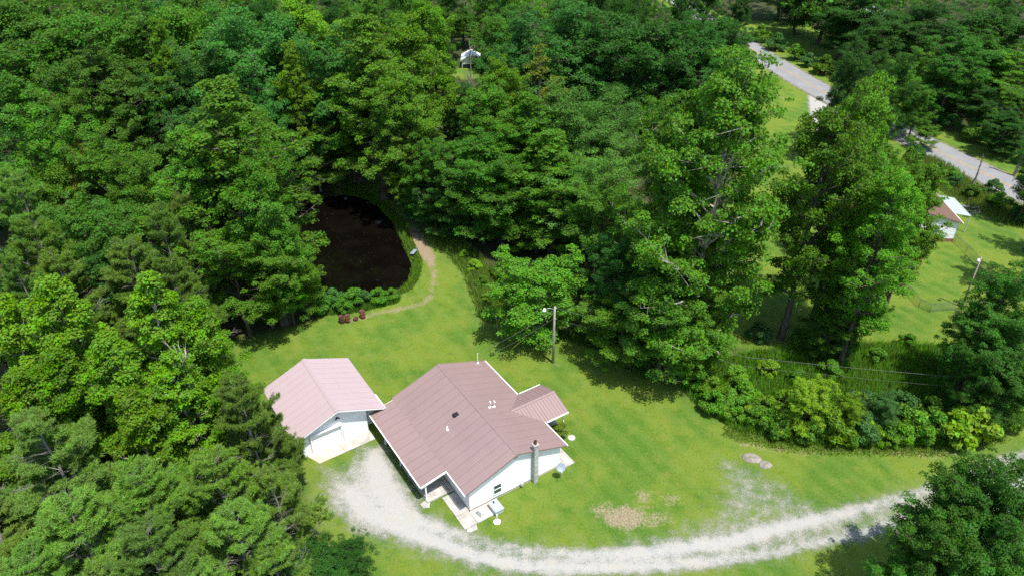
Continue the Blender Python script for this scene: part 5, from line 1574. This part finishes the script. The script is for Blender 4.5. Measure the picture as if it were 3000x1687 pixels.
aw = empty('side_awning', (0, 0, 0), 0, NB)
me = panel_mesh('roof_panel', 1.1, 2.35, 2.82, 2.45, M['tinblue'], -1, n=3)
for i in range(5): link('roof_panel', me, aw, (2.7 + i * 1.1, -hwid - 0.45, 0))
for x in (2.8, 8.0):
    mb = MB(); mb.box(x - 0.05, x + 0.05, -hwid - 2.7, -hwid - 2.6, -0.1, 2.45); mb.build('awning_post', M['galv'], aw)
wn_ = empty('window', (0.05, 1.2, 1.7), 0, NB)
mb = MB(); mb.box(-0.03, 0.0, -0.45, 0.45, -0.55, 0.55); mb.build('pane', M['glass'], wn_)
mb = MB()
for a in (-0.52, 0.45): mb.box(-0.05, 0.01, a, a + 0.07, -0.6, 0.6)
for z in (-0.66, 0.56): mb.box(-0.05, 0.01, -0.52, 0.52, z, z + 0.08)
mb.build('window_frame', M['white_trim'], wn_)

# chain-link fences
def chain_fence(pts, h, lab):
    e = empty('chain_link_fence', (pts[0][0], pts[0][1], 0)); tag(e, lab, 'fence')
    o = Vector((pts[0][0], pts[0][1], 0))
    V, F = [], []
    for a, b in zip(pts, pts[1:]):
        a, b = Vector(a + (0,)) - o, Vector(b + (0,)) - o
        L = (b - a).length; d = (b - a) / L
        mb = MB(); mb.tube([a + Vector((0, 0, h)), b + Vector((0, 0, h))], 0.022, 6); mb.build('top_rail', M['fencewire'], e, True)
        npost = max(1, int(L / 2.8))
        for i in range(npost + 1):
            p = a + d * (L * i / npost)
            if i == npost and b != Vector(pts[-1] + (0,)) - o: continue
            mb = MB(); mb.tube([p + Vector((0, 0, -0.3)), p + Vector((0, 0, h + 0.05))], 0.03, 6); mb.build('fence_post', M['fencewire'], e, True)
        s = 0.09
        for q in np.arange(-h, L, s):
            for sg in (1, -1):
                x0, z0, x1, z1 = q, 0.03, q + h, h
                if sg < 0: z0, z1 = h, 0.03
                t0, t1 = max(0, -x0 / (x1 - x0)), min(1, (L - x0) / (x1 - x0))
                if t1 <= t0: continue
                pa = a + d * (x0 + (x1 - x0) * t0) + Vector((0, 0, z0 + (z1 - z0) * t0)); pb = a + d * (x0 + (x1 - x0) * t1) + Vector((0, 0, z0 + (z1 - z0) * t1))
                n = len(V); w = Vector((0, 0, 0.006))
                V += [pa - w, pa + w, pb + w, pb - w]; F.append((n, n + 1, n + 2, n + 3))
    wm = link('wire_mesh', np_mesh('wire_mesh', [tuple(v) for v in V], F, M['fencewire']), e); wm['kind'] = 'stuff'
chain_fence([(57.9, 83.2), (58.1, 80.6), (57.8, 77.0), (57.75, 73.5), (56.5, 69.5)], 1.15, 'chain-link fence running down from the corner of the neighbouring house')
chain_fence([(46.0, 75.0), (46.4, 70.9), (46.45, 68.7), (47.2, 67.6), (51.0, 68.1), (54.1, 68.45)], 1.15, 'chain-link fence curving round the lower end of the neighbouring lawn')
LP = empty('yard_light_pole', (51.35, 68.6, 0)); tag(LP, 'leaning grey pole with a white lamp inside the chain-link fence', 'lamp post')
mb = MB(); mb.tube([(0, 0, -0.4), (0.02, 0, 6.6)], [0.11, 0.08], 8); mb.build('pole', M['wood_pole'], LP, True)
mb = MB(); mb.tube([(0, 0, 6.3), (-0.35, -0.25, 6.45)], 0.025, 6); mb.lathe([(0.20, -0.20), (0.17, 0.0), (0.10, 0.10), (0.05, 0.2)], 12, (-0.42, -0.3, 6.4)); mb.build('lamp_head', M['white_paint'], LP, True)
wire('house_cable', [(57.9, 84.0, 3.0), (70, 71, 5.0)], 0.012, 'pair of thin cables from the neighbouring house', 0.3)

# road pole, snag, stump, logs
t = empty('roadside_pole', (77.3, 103.4, gz(77.3, 103.4))); tag(t, 'thick leaning utility pole beside the asphalt road', 'utility pole')
mb = MB(); mb.tube([(0, 0, -0.5), (0.3, 0, 6), (0.7, 0, 11.5)], [0.22, 0.19, 0.15], 10); mb.build('pole', M['wood_pole'], t, True)
mb = MB(); mb.tube([(0.65, -0.15, 10.6), (0.65, 0.15, 10.6)], 0.05, 6); mb.box(-0.55, 1.85, -0.24, -0.14, 10.5, 10.62); mb.build('crossarm', M['wood_pole'], t)
dead_tree('dead_snag', 66.9, 96.75, 6.5, 12, 'thin grey dead snag on the bank below the road', spread=0.12)
t = empty('tree_stump', (64.85, 103.3, gz(64.85, 103.3))); tag(t, 'tall cut tree stump on the bank below the road', 'stump')
mb = MB(); mb.lathe([(0.50, -0.1), (0.36, 0.15), (0.31, 0.8), (0.30, 1.75)], 14); mb.build('bark', M['bark'], t, True)
mb = MB(); mb.lathe([(0.285, 1.75), (0.27, 1.765)], 14); mb.build('cut_top', M['wood_pole'], t)
rng_ = random.Random(4)
for i in range(14):
    x, y = 65.2 + rng_.uniform(-1.6, 1.6), 92.0 + rng_.uniform(-1.3, 1.3)
    L, rr, a = rng_.uniform(0.5, 1.3), rng_.uniform(0.06, 0.16), rng_.random() * 3.14
    zz = gz(x, y) + rr * 0.8 + rng_.uniform(0, 0.12)
    mb = MB(); mb.tube([(-L / 2, 0, 0), (0, 0.02, 0.01), (L / 2, 0, 0.0)], [rr, rr * 0.95, rr * 0.88], 8)
    tag(mb.build('log', M['bark_grey'], None, True, loc=(x, y, zz), rot=(0, rng_.uniform(-.1, .1), a)), 'cut grey log in the pile beside the pale awning', 'log', 'logs in the scattered pile')
wire('fallen_limb', [(66.0, 95.0, 0.25), (67.6, 96.3, 0.6)], 0.07, 'pale fallen limb on the bank below the road', 0.0, 4, 'fallen branch')

# houses glimpsed through the woods
def glimpsed(x, y, rz, L, W, ze, zr, wallm, roofm, lab, dark=False):
    e = empty('distant_house', (x, y, gz(x, y)), R(rz)); tag(e, lab, 'house')
    mb = MB(); gable_prism(mb, -L / 2, L / 2, W / 2, -0.3, ze, zr); mb.build('wall', M[wallm], e)
    for s in (-1, 1):
        mb = MB(); y1 = s * (W / 2 + 0.3); z1 = ze - 0.3 * (zr - ze) / (W / 2)
        mb.hexa([(-L / 2 - 0.3, 0, zr + 0.02), (L / 2 + 0.3, 0, zr + 0.02), (L / 2 + 0.3, y1, z1 + 0.02), (-L / 2 - 0.3, y1, z1 + 0.02), (-L / 2 - 0.3, 0, zr + 0.12), (L / 2 + 0.3, 0, zr + 0.12), (L / 2 + 0.3, y1, z1 + 0.12), (-L / 2 - 0.3, y1, z1 + 0.12)])
        mb.build('roof_slope', M[roofm], e)
    if dark:
        mb = MB(); mb.box(-L / 2 - 0.05, -L / 2 - 0.003, -W / 2 + 0.12, W / 2 - 0.12, 0.0, 1.05); mb.v = mb.v; mb.build('bay_shade_panel', M['black'], e)  # flat black panel on the closed wall stands in for shade inside the opening
    for q in (-0.25, 0.25):
        mb = MB(); mb.box(q * L - 0.45, q * L + 0.45, -W / 2 - 0.04, -W / 2 - 0.003, 0.9, 1.9); mb.build('window', M['glass'], e)
glimpsed(-8.7, 163.5, 90, 4.5, 3.6, 2.0, 2.9, 'white_paint', 'white_paint', 'tiny white gabled shed with a black panel as its dark open front glimpsed in the woods', True)
glimpsed(20.5, 151.5, 15, 9, 6, 3.0, 4.4, 'white_paint', 'galv', 'grey-roofed house almost hidden in the dark woods')
glimpsed(90.0, 195.0, 10, 12, 7, 3.2, 5.0, 'white_paint', 'galv', 'distant house with a pale roof beyond the asphalt road')

# specks floating on the pond
rng = np.random.default_rng(9)
P = rng.uniform((-32, 71), (-12, 99), (900, 2)); P = P[poly_sd(P, POND) > 0.6][:110]
V, F = [], []
for i, (x, y) in enumerate(P):
    a, s = rng.random() * 6.28, rng.uniform(0.02, 0.05)
    n = len(V)
    V += [(x + s * math.cos(a + k * 1.571), y + s * math.sin(a + k * 1.571) * 0.7, -0.246) for k in range(4)]; F.append((n, n + 1, n + 2, n + 3))
tag(link('floating_leaves', np_mesh('floating_leaves', V, F, simple('leaf_speck', (0.12, 0.10, 0.06), 0.7))), 'scattered pale leaves floating on the pond', 'leaves', kind='stuff')
